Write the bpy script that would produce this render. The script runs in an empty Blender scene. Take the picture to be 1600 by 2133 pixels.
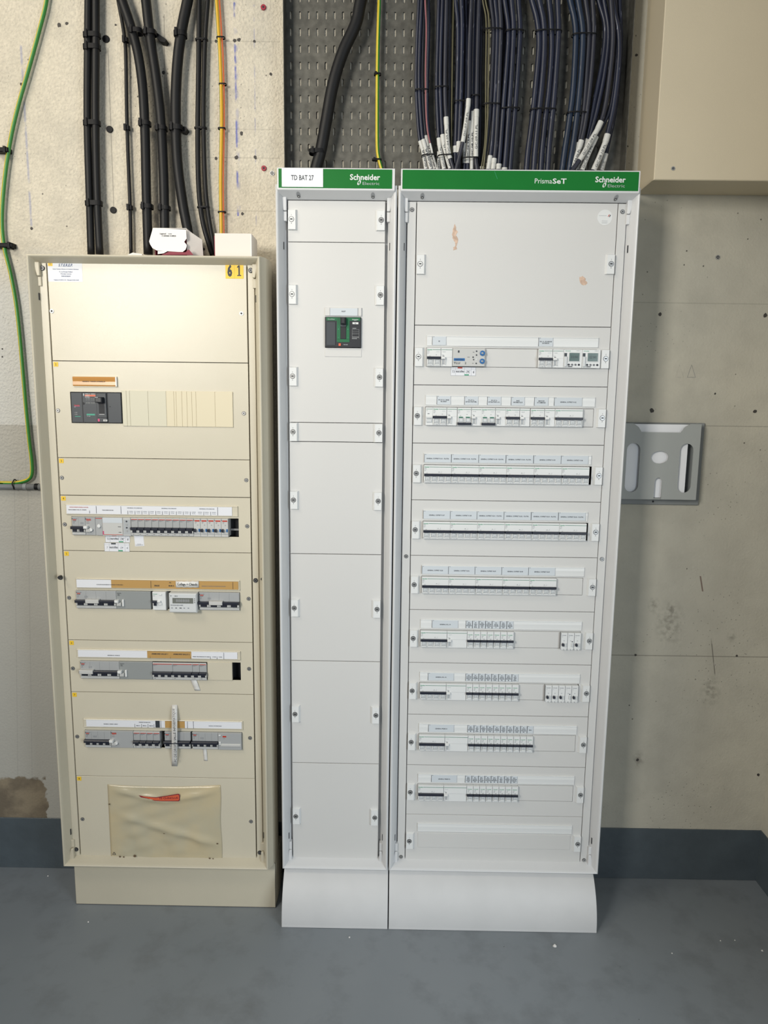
import bpy, bmesh, math, random
from mathutils import Vector, Matrix
random.seed(7)
C = bpy.context.scene.collection
SC = bpy.context.scene

# ------------------------------------------------------------------ camera
F = 1520.0
CAM = Vector((-.0552, -1.9142, 1.4704))
_rx, _ry, _rz = -.1550, -.0121, .0090
R3 = (Matrix.Rotation(_rz, 3, 'Z') @ Matrix.Rotation(_rx, 3, 'X') @ Matrix.Rotation(_ry, 3, 'Y'))
cd = bpy.data.cameras.new('camera'); cam = bpy.data.objects.new('camera', cd); C.objects.link(cam)
cd.sensor_fit = 'VERTICAL'; cd.sensor_height = 36; cd.lens = F / 2133 * 36; cd.clip_start = .01
M4 = (R3 @ Matrix(((1, 0, 0), (0, 0, -1), (0, 1, 0)))).to_4x4()   # camera looks along its own -Z
cam.matrix_world = Matrix.Translation(CAM) @ M4
SC.camera = cam
# ------------------------------------------------------------------ light
w = bpy.data.worlds.new('world'); SC.world = w; w.use_nodes = True
w.node_tree.nodes['Background'].inputs[0].default_value = (.80, .88, 1.0, 1)
w.node_tree.nodes['Background'].inputs[1].default_value = .25

def area(name, loc, target, sx, sy, power, col, spread=180):
    l = bpy.data.lights.new(name, 'AREA'); l.shape = 'RECTANGLE'; l.size = sx; l.size_y = sy
    l.energy = power; l.color = col; l.spread = math.radians(spread)
    o = bpy.data.objects.new(name, l); C.objects.link(o); o.location = loc
    o.rotation_euler = (Vector(target) - Vector(loc)).to_track_quat('-Z', 'Y').to_euler()
    return o
area('window_light', (-1.75, -3.0, 2.25), (-.15, .1, 2.0), .65, 1.0, 25.5, (1, .955, .87), 96)
area('high_window_light', (-2.0, -1.5, 3.3), (-.75, .15, 1.9), .9, .7, 9.5, (1, .90, .72), 105)
area('cool_fill_light', (1.9, -2.7, 1.3), (.8, .1, .5), 1.2, 1.6, 24, (.84, .93, 1), 110)  # unseen cool fill, added to lift the lower right and the floor
SC.view_settings.view_transform = 'Standard'; SC.view_settings.look = 'None'
SC.view_settings.exposure = 0.0; SC.view_settings.gamma = 1; SC.view_settings.use_curve_mapping = False

# ------------------------------------------------------------------ measuring helpers (photo sightings -> metres on a given upright plane)
def at(x, y, Y=0.0):
    d = R3 @ Vector(((x - 800) / F, 1, -(y - 1066.5) / F))
    return CAM + d * ((Y - CAM.y) / d.y)
def X_(x, z, Y=0.0):
    k = (x - 800) / F
    a = R3.col[0] - k * R3.col[1]
    return CAM.x - (a.y * (Y - CAM.y) + a.z * (z - CAM.z)) / a.x
def Z_(y, x=800, Y=0.0): return at(x, y, Y).z

# ------------------------------------------------------------------ materials
MATS = {}
def nodes(m): return m.node_tree.nodes, m.node_tree.links
def mat(name, col, rough=.5, metal=0, bump=0, bscale=400, var=0, vscale=6, spec=.5, coat=0, alpha=1):
    m = bpy.data.materials.new(name); m.use_nodes = True; MATS[name] = m
    N, L = nodes(m); b = N['Principled BSDF']
    b.inputs['Base Color'].default_value = (*col, 1); b.inputs['Roughness'].default_value = rough
    b.inputs['Metallic'].default_value = metal; b.inputs['Specular IOR Level'].default_value = spec
    b.inputs['Coat Weight'].default_value = coat; b.inputs['Alpha'].default_value = alpha
    if bump or var:
        tc = N.new('ShaderNodeTexCoord')
    if var:
        n = N.new('ShaderNodeTexNoise'); n.inputs['Scale'].default_value = vscale; n.inputs['Detail'].default_value = 6
        L.new(tc.outputs['Object'], n.inputs['Vector'])
        r = N.new('ShaderNodeMapRange'); r.inputs[1].default_value = .3; r.inputs[2].default_value = .7
        r.inputs[3].default_value = 1 - var; r.inputs[4].default_value = 1 + var * .6
        L.new(n.outputs['Fac'], r.inputs[0])
        mx = N.new('ShaderNodeVectorMath'); mx.operation = 'SCALE'; mx.inputs[0].default_value = col
        L.new(r.outputs[0], mx.inputs['Scale']); L.new(mx.outputs[0], b.inputs['Base Color'])
    if bump:
        n = N.new('ShaderNodeTexNoise'); n.inputs['Scale'].default_value = bscale; n.inputs['Detail'].default_value = 2
        L.new(tc.outputs['Object'], n.inputs['Vector'])
        bp = N.new('ShaderNodeBump'); bp.inputs['Strength'].default_value = bump; bp.inputs['Distance'].default_value = .001
        L.new(n.outputs['Fac'], bp.inputs['Height']); L.new(bp.outputs[0], b.inputs['Normal'])
    return m
mat('white_paint', (.64, .645, .645), .42, bump=.12, bscale=900, var=.02, vscale=3)
mat('white_paint_lower', (.60, .60, .595), .45, bump=.12, bscale=900, var=.05, vscale=8)
mat('panel_white', (.60, .595, .575), .45, bump=.15, bscale=900, var=.015, vscale=3)
mat('old_cream', (.56, .515, .40), .42, bump=.2, bscale=700, var=.05, vscale=4)
mat('old_panel', (.585, .54, .425), .32, bump=.2, bscale=700, var=.04, vscale=5)
mat('cream_plate', (.66, .59, .42), .5)
mat('cream_plate_pale', (.60, .57, .44), .5)
mat('box_cream', (.56, .49, .355), .45, bump=.2, bscale=500, var=.02)
mat('dark', (.012, .013, .016), .6)
mat('seam', (.05, .045, .04), .7)
mat('black_plastic', (.018, .02, .024), .38)
mat('charcoal', (.035, .042, .05), .45)
mat('bar_black', (.015, .018, .03), .35)
mat('device_white', (.70, .71, .70), .35)
mat('device_face', (.60, .62, .62), .4)
mat('button_grey', (.40, .42, .43), .35)
mat('recess_grey', (.33, .34, .35), .5)
mat('old_grey', (.36, .37, .37), .45)
mat('old_grey_dark', (.27, .285, .28), .45)
mat('old_light', (.52, .52, .50), .4)
mat('red_band', (.45, .05, .03), .45)
mat('green_line', (.02, .16, .09), .4)
mat('green_mark', (.05, .30, .16), .4)
mat('green_header', (.0, .145, .016), .5, spec=.3, var=.04, vscale=20)
mat('green_breaker', (.01, .13, .05), .35)
mat('paper', (.72, .73, .76), .7)
mat('label_paper', (.56, .60, .63), .55)
mat('card', (.80, .81, .83), .7)
mat('tan_paper', (.48, .29, .10), .35)
mat('amber', (.50, .24, .06), .3)
mat('tape', (.68, .67, .64), .35, bump=.6, bscale=120)
mat('ink', (.03, .035, .045), .6)
mat('soft_ink', (.16, .18, .21), .6)
mat('blue_ink', (.04, .08, .20), .6)
mat('yellow_tag', (.80, .52, .03), .5)
mat('steel', (.42, .42, .41), .35, metal=.7)
mat('steel_dark', (.13, .13, .13), .4, metal=.5)
mat('blue_btn', (.03, .14, .36), .3)
mat('lcd', (.10, .15, .14), .2)
mat('lcd_pale', (.16, .17, .15), .25)
mat('orange_red', (.65, .12, .05), .4)
mat('pink_mark', (.55, .05, .16), .4)
mat('teal_mark', (.03, .30, .20), .4)
mat('carton', (.72, .67, .61), .75)
mat('carton_white', (.78, .76, .73), .7)
mat('carton_red', (.20, .01, .03), .6)
mat('cable_black', (.008, .008, .0085), .5, spec=.3, bump=.15, bscale=60, var=.3, vscale=10)
mat('clamp_black', (.006, .006, .007), .55, spec=.2)
mat('cable_navy', (.014, .018, .037), .38, var=.35, vscale=9)
mat('cable_slate', (.018, .020, .032), .45, var=.3, vscale=9)
mat('cable_teal', (.011, .022, .046), .4, var=.3, vscale=9)
mat('cable_pink', (.28, .10, .11), .45)
mat('cable_olive', (.11, .10, .05), .45)
mat('sleeve', (.56, .56, .53), .45)
mat('wire_green', (.03, .20, .03), .35)
mat('wire_yellow', (.55, .42, .02), .35)
mat('wire_ochre', (.62, .36, .02), .35)
mat('wire_orange', (.75, .16, .05), .35)
mat('conduit_grey', (.23, .24, .25), .4)
mat('holder_grey', (.34, .355, .34), .55, bump=.2, bscale=600)
mat('holder_back', (.22, .235, .235), .55)
mat('plug_red', (.30, .01, .03), .5)
mat('residue', (.58, .42, .32), .8, var=.25, vscale=150)
mat('stain_brown', (.12, .08, .045), .7)
mat('band_grey', (.078, .098, .112), .35, bump=.8, bscale=60, var=.12, vscale=12)

def scuffs(name, col):
    m = MATS[name]; N, L = nodes(m); g = N.new('ShaderNodeTexCoord'); mp_ = N.new('ShaderNodeMapping'); mp_.inputs['Scale'].default_value = (240, 240, 28)
    L.new(g.outputs['Object'], mp_.inputs[0]); n = N.new('ShaderNodeTexNoise'); n.inputs['Scale'].default_value = 1; n.inputs['Detail'].default_value = 4
    L.new(mp_.outputs[0], n.inputs['Vector']); r = N.new('ShaderNodeMapRange'); r.inputs[1].default_value = .68; r.inputs[2].default_value = .74; r.inputs[4].default_value = .7
    L.new(n.outputs['Fac'], r.inputs[0]); x = N.new('ShaderNodeMix'); x.data_type = 'RGBA'; L.new(r.outputs[0], x.inputs[0])
    p = N['Principled BSDF'].inputs['Base Color']; L.new(p.links[0].from_socket, x.inputs[6]); x.inputs[7].default_value = (*col, 1); L.new(x.outputs[2], p)
for k_ in ('cable_navy', 'cable_teal', 'cable_slate'): scuffs(k_, (.30, .31, .38))
def principled(m): return m.node_tree.nodes['Principled BSDF']
class NB:                                     # small node-graph writer
    def __init__(s, m): s.m = m; s.N, s.L = nodes(m); s.geo = s.N.new('ShaderNodeNewGeometry')
    def _in(s, node, i, v):
        if hasattr(v, 'default_value') or hasattr(v, 'is_linked'): s.L.new(v, node.inputs[i])
        else: node.inputs[i].default_value = v
    def math(s, op, a, b=0.0, c=None):
        n = s.N.new('ShaderNodeMath'); n.operation = op; s._in(n, 0, a); s._in(n, 1, b)
        if c is not None: s._in(n, 2, c)
        return n.outputs[0]
    def noise(s, scale, detail=4, vec=None, rough=.5):
        n = s.N.new('ShaderNodeTexNoise'); n.inputs['Scale'].default_value = scale
        n.inputs['Detail'].default_value = detail; n.inputs['Roughness'].default_value = rough
        s.L.new(vec or s.geo.outputs['Position'], n.inputs['Vector']); return n.outputs['Fac']
    def voronoi(s, scale):
        n = s.N.new('ShaderNodeTexVoronoi'); n.inputs['Scale'].default_value = scale
        s.L.new(s.geo.outputs['Position'], n.inputs['Vector']); return n.outputs['Distance']
    def ramp(s, v, a, b, lo=0., hi=1.):
        n = s.N.new('ShaderNodeMapRange'); s._in(n, 0, v)
        for i, q in zip((1, 2, 3, 4), (a, b, lo, hi)): n.inputs[i].default_value = q
        return n.outputs[0]
    def mix(s, f, a, b):
        n = s.N.new('ShaderNodeMix'); n.data_type = 'RGBA'; s._in(n, 0, f)
        for i, q in ((6, a), (7, b)):
            if isinstance(q, tuple): n.inputs[i].default_value = (*q, 1)
            else: s.L.new(q, n.inputs[i])
        return n.outputs[2]
    def xyz(s):
        n = s.N.new('ShaderNodeSeparateXYZ'); s.L.new(s.geo.outputs['Position'], n.inputs[0]); return n.outputs
    def bump(s, h, strength, dist, normal=None):
        n = s.N.new('ShaderNodeBump'); n.inputs['Strength'].default_value = strength; n.inputs['Distance'].default_value = dist
        s.L.new(h, n.inputs['Height'])
        if normal: s.L.new(normal, n.inputs['Normal'])
        return n.outputs[0]
def line_mask(b, X, Z, x0, z0, x1, z1, wd, brk=None):    # narrow mark running from (x0,z0) to (x1,z1), mostly vertical
    k = (x1 - x0) / (z1 - z0)
    dx = b.math('SUBTRACT', X, b.math('MULTIPLY_ADD', Z, k, x0 - k * z0))
    m = b.ramp(b.math('ABSOLUTE', dx), wd * .4, wd, 1, 0)
    m = b.math('MULTIPLY', m, b.math('MULTIPLY', b.math('GREATER_THAN', Z, min(z0, z1)), b.math('LESS_THAN', Z, max(z0, z1))))
    if brk is not None: m = b.math('MULTIPLY', m, brk)
    return m
# concrete wall
mw = mat('wall_concrete', (.5, .46, .36), .85); b = NB(mw); X, Y, Z = b.xyz()
n1 = b.noise(1.7, 6); n2 = b.noise(11, 8, rough=.6); n3 = b.noise(90, 4)
c = b.mix(b.ramp(n1, .35, .65), (.45, .435, .37), (.52, .495, .41))
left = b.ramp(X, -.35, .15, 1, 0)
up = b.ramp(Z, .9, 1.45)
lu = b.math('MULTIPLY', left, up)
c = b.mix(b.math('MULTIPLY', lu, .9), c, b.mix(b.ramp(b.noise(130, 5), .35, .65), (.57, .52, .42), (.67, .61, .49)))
c = b.mix(b.ramp(n2, .42, .72, 0, .35), c, (.33, .31, .26))
pores = b.math('MULTIPLY', b.ramp(b.voronoi(75), .06, .14, 1, 0), b.ramp(b.noise(4, 4), .52, .62))
pores2 = b.math('MULTIPLY', b.ramp(b.voronoi(28), .03, .07, 1, 0), b.ramp(b.noise(9, 4), .50, .60))
c = b.mix(b.math('MULTIPLY', pores, .75), c, (.10, .095, .08)); c = b.mix(b.math('MULTIPLY', pores2, .8), c, (.07, .065, .06))
brk = b.ramp(b.noise(22, 5), .45, .56)
Pw = lambda x, y: at(x, y, .168)
def seg(x0, y0, x1, y1, wd, brk_=None):
    p, q = Pw(x0, y0), Pw(x1, y1); return line_mask(b, X, Z, p.x, p.z, q.x, q.z, wd, brk_)
c = b.mix(b.math('MULTIPLY', seg(488, 5, 496, 450, .0035, brk), .75), c, (.06, .09, .40))
c = b.mix(b.math('MULTIPLY', seg(490, 0, 498, 450, .006, b.ramp(b.noise(40, 3), .5, .6)), .35), c, (.16, .19, .40))
c = b.mix(b.math('MULTIPLY', seg(42, 70, 66, 480, .004, brk), .45), c, (.18, .22, .42))
c = b.mix(b.math('MULTIPLY', seg(529, 10, 534, 480, .0022, brk), .4), c, (.18, .2, .38))
for q in ((225, 100, 237, 430), (342, 30, 345, 500), (30, 1012, 38, 1690), (58, 1012, 68, 1690), (50, 880, 55, 1000)):
    c = b.mix(b.math('MULTIPLY', seg(*q, .0016), .55), c, (.16, .15, .13))
c = b.mix(b.math('MULTIPLY', seg(1459, 1200, 1464, 1232, .0030), .75), c, (.10, .04, .03))
c = b.mix(b.math('MULTIPLY', seg(1479, 1305, 1490, 1410, .002, brk), .7), c, (.08, .07, .06))
for yy, xx0, xx1, st in ((885, 1325, 1640, .4), (1364, 1240, 1640, .6), (630, 1330, 1640, .25), (886, -40, 75, .45), (85, 400, 560, .25), (268, 400, 560, .2), (328, 440, 560, .25), (438, 400, 560, .25)):
    p, q = Pw(max(xx0, 0), yy), Pw(min(xx1, 1600), yy + (xx1 - xx0) * .012)
    k = (q.z - p.z) / (q.x - p.x)
    dz = b.math('SUBTRACT', Z, b.math('MULTIPLY_ADD', X, k, p.z - k * p.x))
    m = b.ramp(b.math('ABSOLUTE', dz), .0006, .0020, 1, 0)
    m = b.math('MULTIPLY', m, b.math('MULTIPLY', b.math('GREATER_THAN', X, p.x - .03), b.math('LESS_THAN', X, q.x + .03)))
    c = b.mix(b.math('MULTIPLY', m, st), c, (.12, .11, .09))
# greyer skim patch and lower band at the far left
pz0, pz1 = Pw(0, 885).z, Pw(0, 590).z; en = b.math('MULTIPLY_ADD', b.noise(9, 5), .10, -.05)
lx = b.ramp(X, -1.00, -.92, 1, 0)
up_ = b.math('MULTIPLY', b.ramp(Z, pz0 - .002, pz0 + .002), b.ramp(b.math('ADD', Z, en), pz1 - .03, pz1 + .10, 1, 0))
c = b.mix(b.math('MULTIPLY', b.math('MULTIPLY', lx, up_), .75), c, (.55, .56, .545))
c = b.mix(b.math('MULTIPLY', b.math('MULTIPLY', lx, b.ramp(Z, pz0 - .002, pz0 + .002, 1, 0)), .75), c, (.37, .365, .335))
# smudges at the right
for sx_, sy_, rr_ in ((1362, 1262, .020), (1398, 1270, .018), (1524, 1325, .016), (1480, 1440, .035), (1330, 1583, .022), (1395, 1300, .05)):
    p = Pw(sx_, sy_); d2 = b.math('SQRT', b.math('ADD', b.math('POWER', b.math('SUBTRACT', X, p.x), 2), b.math('POWER', b.math('MULTIPLY', b.math('SUBTRACT', Z, p.z), .6), 2)))
    c = b.mix(b.math('MULTIPLY', b.ramp(d2, rr_ * .2, rr_, 1, 0), b.ramp(b.noise(70, 5), .40, .62, 0, .55)), c, (.17, .16, .13))
# brown damp stain low on the left
s0, s1 = Pw(100, 1700), Pw(0, 1618)
e = b.math('MULTIPLY_ADD', b.math('SUBTRACT', b.noise(30, 6), .5), .06, 0)
sx = b.ramp(b.math('ADD', X, e), s0.x - .004, s0.x, 1, 0)
sz = b.ramp(b.math('ADD', Z, e), s1.z - .006, s1.z + .002, 1, 0)
c = b.mix(b.math('MULTIPLY', b.math('MULTIPLY', sx, sz), .9), c, b.mix(b.ramp(b.noise(14, 6), .4, .6), (.12, .09, .055), (.24, .19, .12)))
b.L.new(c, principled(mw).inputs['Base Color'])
h = b.math('ADD', b.math('MULTIPLY', b.noise(150, 5), b.math('MULTIPLY_ADD', lu, .75, .25)), b.math('MULTIPLY', pores2, -.6))
nrm = b.bump(h, 1, .004); b.L.new(b.bump(b.noise(400, 2), .25, .001, nrm), principled(mw).inputs['Normal'])
# floor paint
mf = mat('floor_paint', (.2, .21, .22), .4); b = NB(mf)
c = b.mix(b.ramp(b.noise(1.3, 5), .35, .65), (.185, .210, .230), (.225, .247, .265))
c = b.mix(b.ramp(b.noise(7, 7, rough=.65), .5, .7, 0, .45), c, (.115, .122, .126))
c = b.mix(b.math('MULTIPLY', b.ramp(b.voronoi(16), .012, .03, 1, 0), b.ramp(b.noise(5, 3), .5, .6)), c, (.05, .05, .05))
c = b.mix(b.math('MULTIPLY', b.ramp(b.voronoi(23), .008, .018, 1, 0), b.ramp(b.noise(3, 3), .52, .6)), c, (.5, .5, .48))
b.L.new(c, principled(mf).inputs['Base Color'])
b.L.new(b.ramp(b.noise(3, 5), .3, .7, .32, .55), principled(mf).inputs['Roughness'])
b.L.new(b.bump(b.noise(9, 5), .35, .004), principled(mf).inputs['Normal'])
# galvanised tray
mt = mat('galvanised', (.17, .16, .135), .5, metal=.55); b = NB(mt)
c = b.mix(b.ramp(b.noise(60, 3), .3, .7), (.085, .082, .070), (.14, .135, .115))
b.L.new(c, principled(mt).inputs['Base Color'])
# yellowed film
mp = mat('film', (.46, .37, .20), .3); b = NB(mp)
c = b.mix(b.ramp(b.noise(6, 5), .35, .65), (.46, .425, .31), (.55, .45, .27))
b.L.new(c, principled(mp).inputs['Base Color']); principled(mp).inputs['Roughness'].default_value = .24
b.L.new(b.bump(b.noise(14, 4), .35, .004), principled(mp).inputs['Normal'])

# ------------------------------------------------------------------ mesh builder
_TXT = {}
def glyphs(s, bold):
    k = (s, bold)
    if k not in _TXT:
        cu = bpy.data.curves.new('t', 'FONT'); cu.body = s; cu.size = 1; cu.resolution_u = 2
        cu.align_x = 'LEFT'
        if bold: cu.offset = .022 if bold is True else bold
        o = bpy.data.objects.new('t', cu); C.objects.link(o)
        dg = bpy.context.evaluated_depsgraph_get(); me = bpy.data.meshes.new_from_object(o.evaluated_get(dg))
        v = [(p.co.x, p.co.y) for p in me.vertices]; f = [tuple(p.vertices) for p in me.polygons]
        bpy.data.objects.remove(o); bpy.data.curves.remove(cu); bpy.data.meshes.remove(me)
        xs = [p[0] for p in v] or [0, 1]
        _TXT[k] = (v, f, min(xs), max(xs))
    return _TXT[k]
class MB:
    def __init__(s): s.v = []; s.f = []; s.m = []; s.mats = []
    def mi(s, m):
        if m not in s.mats: s.mats.append(m)
        return s.mats.index(m)
    def add(s, vs, fs, m):
        o = len(s.v); s.v += [tuple(p) for p in vs]; i = s.mi(m)
        for f in fs: s.f.append(tuple(o + k for k in f)); s.m.append(i)
        return s
    def box(s, x0, x1, y0, y1, z0, z1, m):
        vs = [(x, y, z) for z in (z0, z1) for y in (y0, y1) for x in (x0, x1)]
        s.add(vs, [(0, 2, 3, 1), (4, 5, 7, 6), (0, 1, 5, 4), (2, 6, 7, 3), (0, 4, 6, 2), (1, 3, 7, 5)], m); return s
    def cbox(s, x0, x1, y0, y1, z0, z1, m, c=.001):    # front edges (towards -Y) chamfered
        a = [(x0, y1, z0), (x1, y1, z0), (x1, y1, z1), (x0, y1, z1)]
        d = [(x0, y0 + c, z0), (x1, y0 + c, z0), (x1, y0 + c, z1), (x0, y0 + c, z1)]
        e = [(x0 + c, y0, z0 + c), (x1 - c, y0, z0 + c), (x1 - c, y0, z1 - c), (x0 + c, y0, z1 - c)]
        fs = [(3, 2, 1, 0), (8, 9, 10, 11)]
        for i in range(4):
            j = (i + 1) % 4
            fs += [(i, j, 4 + j, 4 + i), (4 + i, 4 + j, 8 + j, 8 + i)]
        s.add(a + d + e, fs, m); return s
    def disc(s, x, z, r, y0, y1, m, n=20, rx=None, ang=0):     # short cylinder whose axis is Y
        rx = rx or r; vs = []
        for y in (y0, y1):
            for i in range(n):
                a = 2 * math.pi * i / n; u, v = rx * math.cos(a), r * math.sin(a)
                vs.append((x + u * math.cos(ang) - v * math.sin(ang), y, z + u * math.sin(ang) + v * math.cos(ang)))
        fs = [tuple(range(n)), tuple(range(2 * n - 1, n - 1, -1))] + [(i, n + i, n + (i + 1) % n, (i + 1) % n) for i in range(n)]
        s.add(vs, fs, m); return s
    def prism(s, poly, y0, y1, m):                     # polygon in XZ given thickness in Y
        n = len(poly); vs = [(p[0], y0, p[1]) for p in poly] + [(p[0], y1, p[1]) for p in poly]
        s.add(vs, [tuple(range(n)), tuple(range(2 * n - 1, n - 1, -1))] + [(i, n + i, n + (i + 1) % n, (i + 1) % n) for i in range(n)], m); return s
    def extx(s, prof, x0, x1, m):                      # (y,z) profile run along X
        n = len(prof); vs = [(x0, *p) for p in prof] + [(x1, *p) for p in prof]
        s.add(vs, [tuple(range(n)), tuple(range(2 * n - 1, n - 1, -1))] + [(i, n + i, n + (i + 1) % n, (i + 1) % n) for i in range(n)], m); return s
    def text(s, t, x, z, h, y, m, w=None, bold=False, al='l', rot=0, shear=0):
        if h < .0042 and not bold: bold = .03
        v, f, a, bb = glyphs(t, bold); sc = h / .70; sx = sc
        W = (bb - a) * sc
        if w: sx = sc * w / W; W = w
        ox = -W / 2 if al == 'c' else 0
        ca, sa = math.cos(rot), math.sin(rot); out = []
        for p in v:
            u = (p[0] - a) * sx + ox + shear * p[1] * sc; q = p[1] * sc - (h / 2 if al == 'c' else 0)
            out.append((x + u * ca - q * sa, y, z + u * sa + q * ca))
        s.add(out, f, m); return s
    def tube(s, pts, r, m, n=12, m2=None, sec=(0, .5), cap=True):
        R = r if isinstance(r, (list, tuple)) else [r] * len(pts)
        rings = []; N_ = len(pts)
        for i, p in enumerate(pts):
            t = (Vector(pts[min(i + 1, N_ - 1)]) - Vector(pts[max(i - 1, 0)])).normalized()
            u = t.cross(Vector((0, 1, 0)))
            if u.length < 1e-4: u = t.cross(Vector((1, 0, 0)))
            u.normalize(); q = u.cross(t)
            rings.append([Vector(p) + (u * math.cos(2 * math.pi * k / n) + q * math.sin(2 * math.pi * k / n)) * R[i] for k in range(n)])
        o = len(s.v)
        for rg in rings: s.v += [tuple(k) for k in rg]
        i1 = s.mi(m); i2 = s.mi(m2) if m2 else i1
        for i in range(N_ - 1):
            for k in range(n):
                s.f.append((o + i * n + k, o + i * n + (k + 1) % n, o + (i + 1) * n + (k + 1) % n, o + (i + 1) * n + k))
                s.m.append(i2 if sec[0] <= (k + .5) / n < sec[1] else i1)
        if cap:
            s.f.append(tuple(o + k for k in range(n))); s.m.append(i1)
            s.f.append(tuple(o + (N_ - 1) * n + k for k in reversed(range(n)))); s.m.append(i1)
        return s
    def mesh(s, name, org=(0, 0, 0), smooth=False):
        me = bpy.data.meshes.new(name); ox, oy, oz = org
        me.from_pydata([(p[0] - ox, p[1] - oy, p[2] - oz) for p in s.v], [], s.f)
        for k in s.mats: me.materials.append(MATS[k])
        me.polygons.foreach_set('material_index', s.m)
        bm = bmesh.new(); bm.from_mesh(me); bmesh.ops.recalc_face_normals(bm, faces=bm.faces); bm.to_mesh(me); bm.free()
        if smooth: me.polygons.foreach_set('use_smooth', [True] * len(me.polygons))
        me.update(); return me
    def build(s, name, parent=None, smooth=False, bevel=0, label=None, org=None):
        g = root_loc(parent) if parent else (org or (0, 0, 0))
        o = bpy.data.objects.new(name, s.mesh(name, g, smooth)); C.objects.link(o)
        if parent: o.parent = parent
        else: o.location = g
        if bevel:
            md = o.modifiers.new('bevel', 'BEVEL'); md.width = bevel; md.segments = 2; md.limit_method = 'ANGLE'; md.angle_limit = .6
        if label: o['label'] = label
        return o
def root_loc(o):
    v = Vector(o.location)
    while o.parent: o = o.parent; v += Vector(o.location)
    return v
def thing(name, label, cat, loc, group=None):
    o = bpy.data.objects.new(name, None); C.objects.link(o); o.location = loc; o.empty_display_size = .05
    o['label'] = label; o['category'] = cat
    if group: o['group'] = group
    return o
def tag(o, label, cat, group=None):
    o['label'] = label; o['category'] = cat
    if group: o['group'] = group
    return o
def struct(o): o['kind'] = 'structure'; return o
def place(me, name, parent, loc, label=None):           # a shared mesh placed as part at a world location
    o = bpy.data.objects.new(name, me); C.objects.link(o); o.parent = parent
    o.location = Vector(loc) - root_loc(parent)
    if label: o['label'] = label
    return o

WY = .168          # face of the back wall
# ------------------------------------------------------------------ setting
wl = MB().box(-2.6, 1.25, WY, WY + .15, 0, 3.0, 'wall_concrete')
HOLES = [(123, 52, 5), (139, 49, 4), (241, 52, 2.5), (341, 151, 4), (450, 86, 3.5), (489, 85, 4), (498, 83, 4), (530, 86, 3.5), (564, 154, 3.5), (493, 328, 4.5),
         (532, 328, 4), (450, 330, 3.5), (503, 278, 4), (505, 445, 3.5), (66, 476, 3.5), (44, 175, 3), (424, 519, 3.5), (1375, 655, 4.5), (1594, 657, 5), (1358, 855, 5.5), (1573, 857, 5),
         (1324, 1364, 3), (1535, 1366, 3), (1328, 1583, 4), (1580, 1614, 4), (1326, 115, 3), (1558, 498, 1.5), (5, 727, 2), (5, 743, 2), (1311, 1469, 1.5), (1490, 820, 2.5)]
for x, y, r in HOLES:
    p = at(x, y, WY); n = 9; rr = r * .00125
    wl.prism([(p.x + rr * math.cos(6.283 * i / n) * random.uniform(.7, 1.15), p.z + rr * math.sin(6.283 * i / n) * random.uniform(.7, 1.15)) for i in range(n)], WY - .0004, WY + .001, 'seam')
for sx, pts in ((1, [(1407, 1.0), (1416, 0), (1424, 1.0)]), (1, [(1432, 1), (1441, 0), (1449, 1)])):     # two pencilled triangles
    a = [at(pts[0][0], 786, WY), at(pts[1][0], 760, WY), at(pts[2][0], 786, WY)]
    for p, q in ((a[0], a[1]), (a[1], a[2]), (a[2], a[0])):
        d = (q - p).normalized() * .0004; pr = Vector((-d.z, 0, d.x))
        wl.add([p + pr, q + pr, q - pr, p - pr], [(0, 1, 2, 3)], 'soft_ink')
for o_ in range(len(wl.v)):
    v = wl.v[o_]
    if abs(v[1] - WY) < 1e-9 and o_ > 8: wl.v[o_] = (v[0], WY - .0004, v[2])
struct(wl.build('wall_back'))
struct(MB().box(1.10, 1.25, -1.2, WY, 0, 3.0, 'wall_concrete').build('wall_right'))
struct(MB().box(-2.6, 1.25, -3.2, WY + .15, -.1, 0, 'floor_paint').build('floor'))
struct(MB().cbox(-2.6, 1.10, WY - .003, WY, 0, .169, 'band_grey').build('baseboard_back'))
struct(MB().box(1.097, 1.10, -1.2, WY - .003, 0, .169, 'band_grey').build('baseboard_right'))

# ------------------------------------------------------------------ cabinet frame: mitred sheet-metal surround
def frame_mesh(x0, x1, z0, z1, m, lip, top=True, bulge=0.0, back=WY - .001):
    """lip = list of (inset, Y) from the outside back to the inside front"""
    mb = MB(); loops = []
    for ins, y in lip:
        loops.append([(x0 + ins, y, z0 + ins), (x1 - ins, y, z0 + ins), (x1 - ins, y, z1 - ins), (x0 + ins, y, z1 - ins)])
    vs = [p for l in loops for p in l]; fs = []
    for i in range(len(loops) - 1):
        for k in range(4):
            j = (k + 1) % 4
            fs.append((4 * i + k, 4 * i + j, 4 * i + 4 + j, 4 * i + 4 + k))
    fs.append((0, 3, 2, 1))
    mb.add(vs, fs, m)
    mb.box(x0 + lip[-1][0], x1 - lip[-1][0], .05, .052, z0 + lip[-1][0], z1 - lip[-1][0], 'seam')
    return mb

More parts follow.
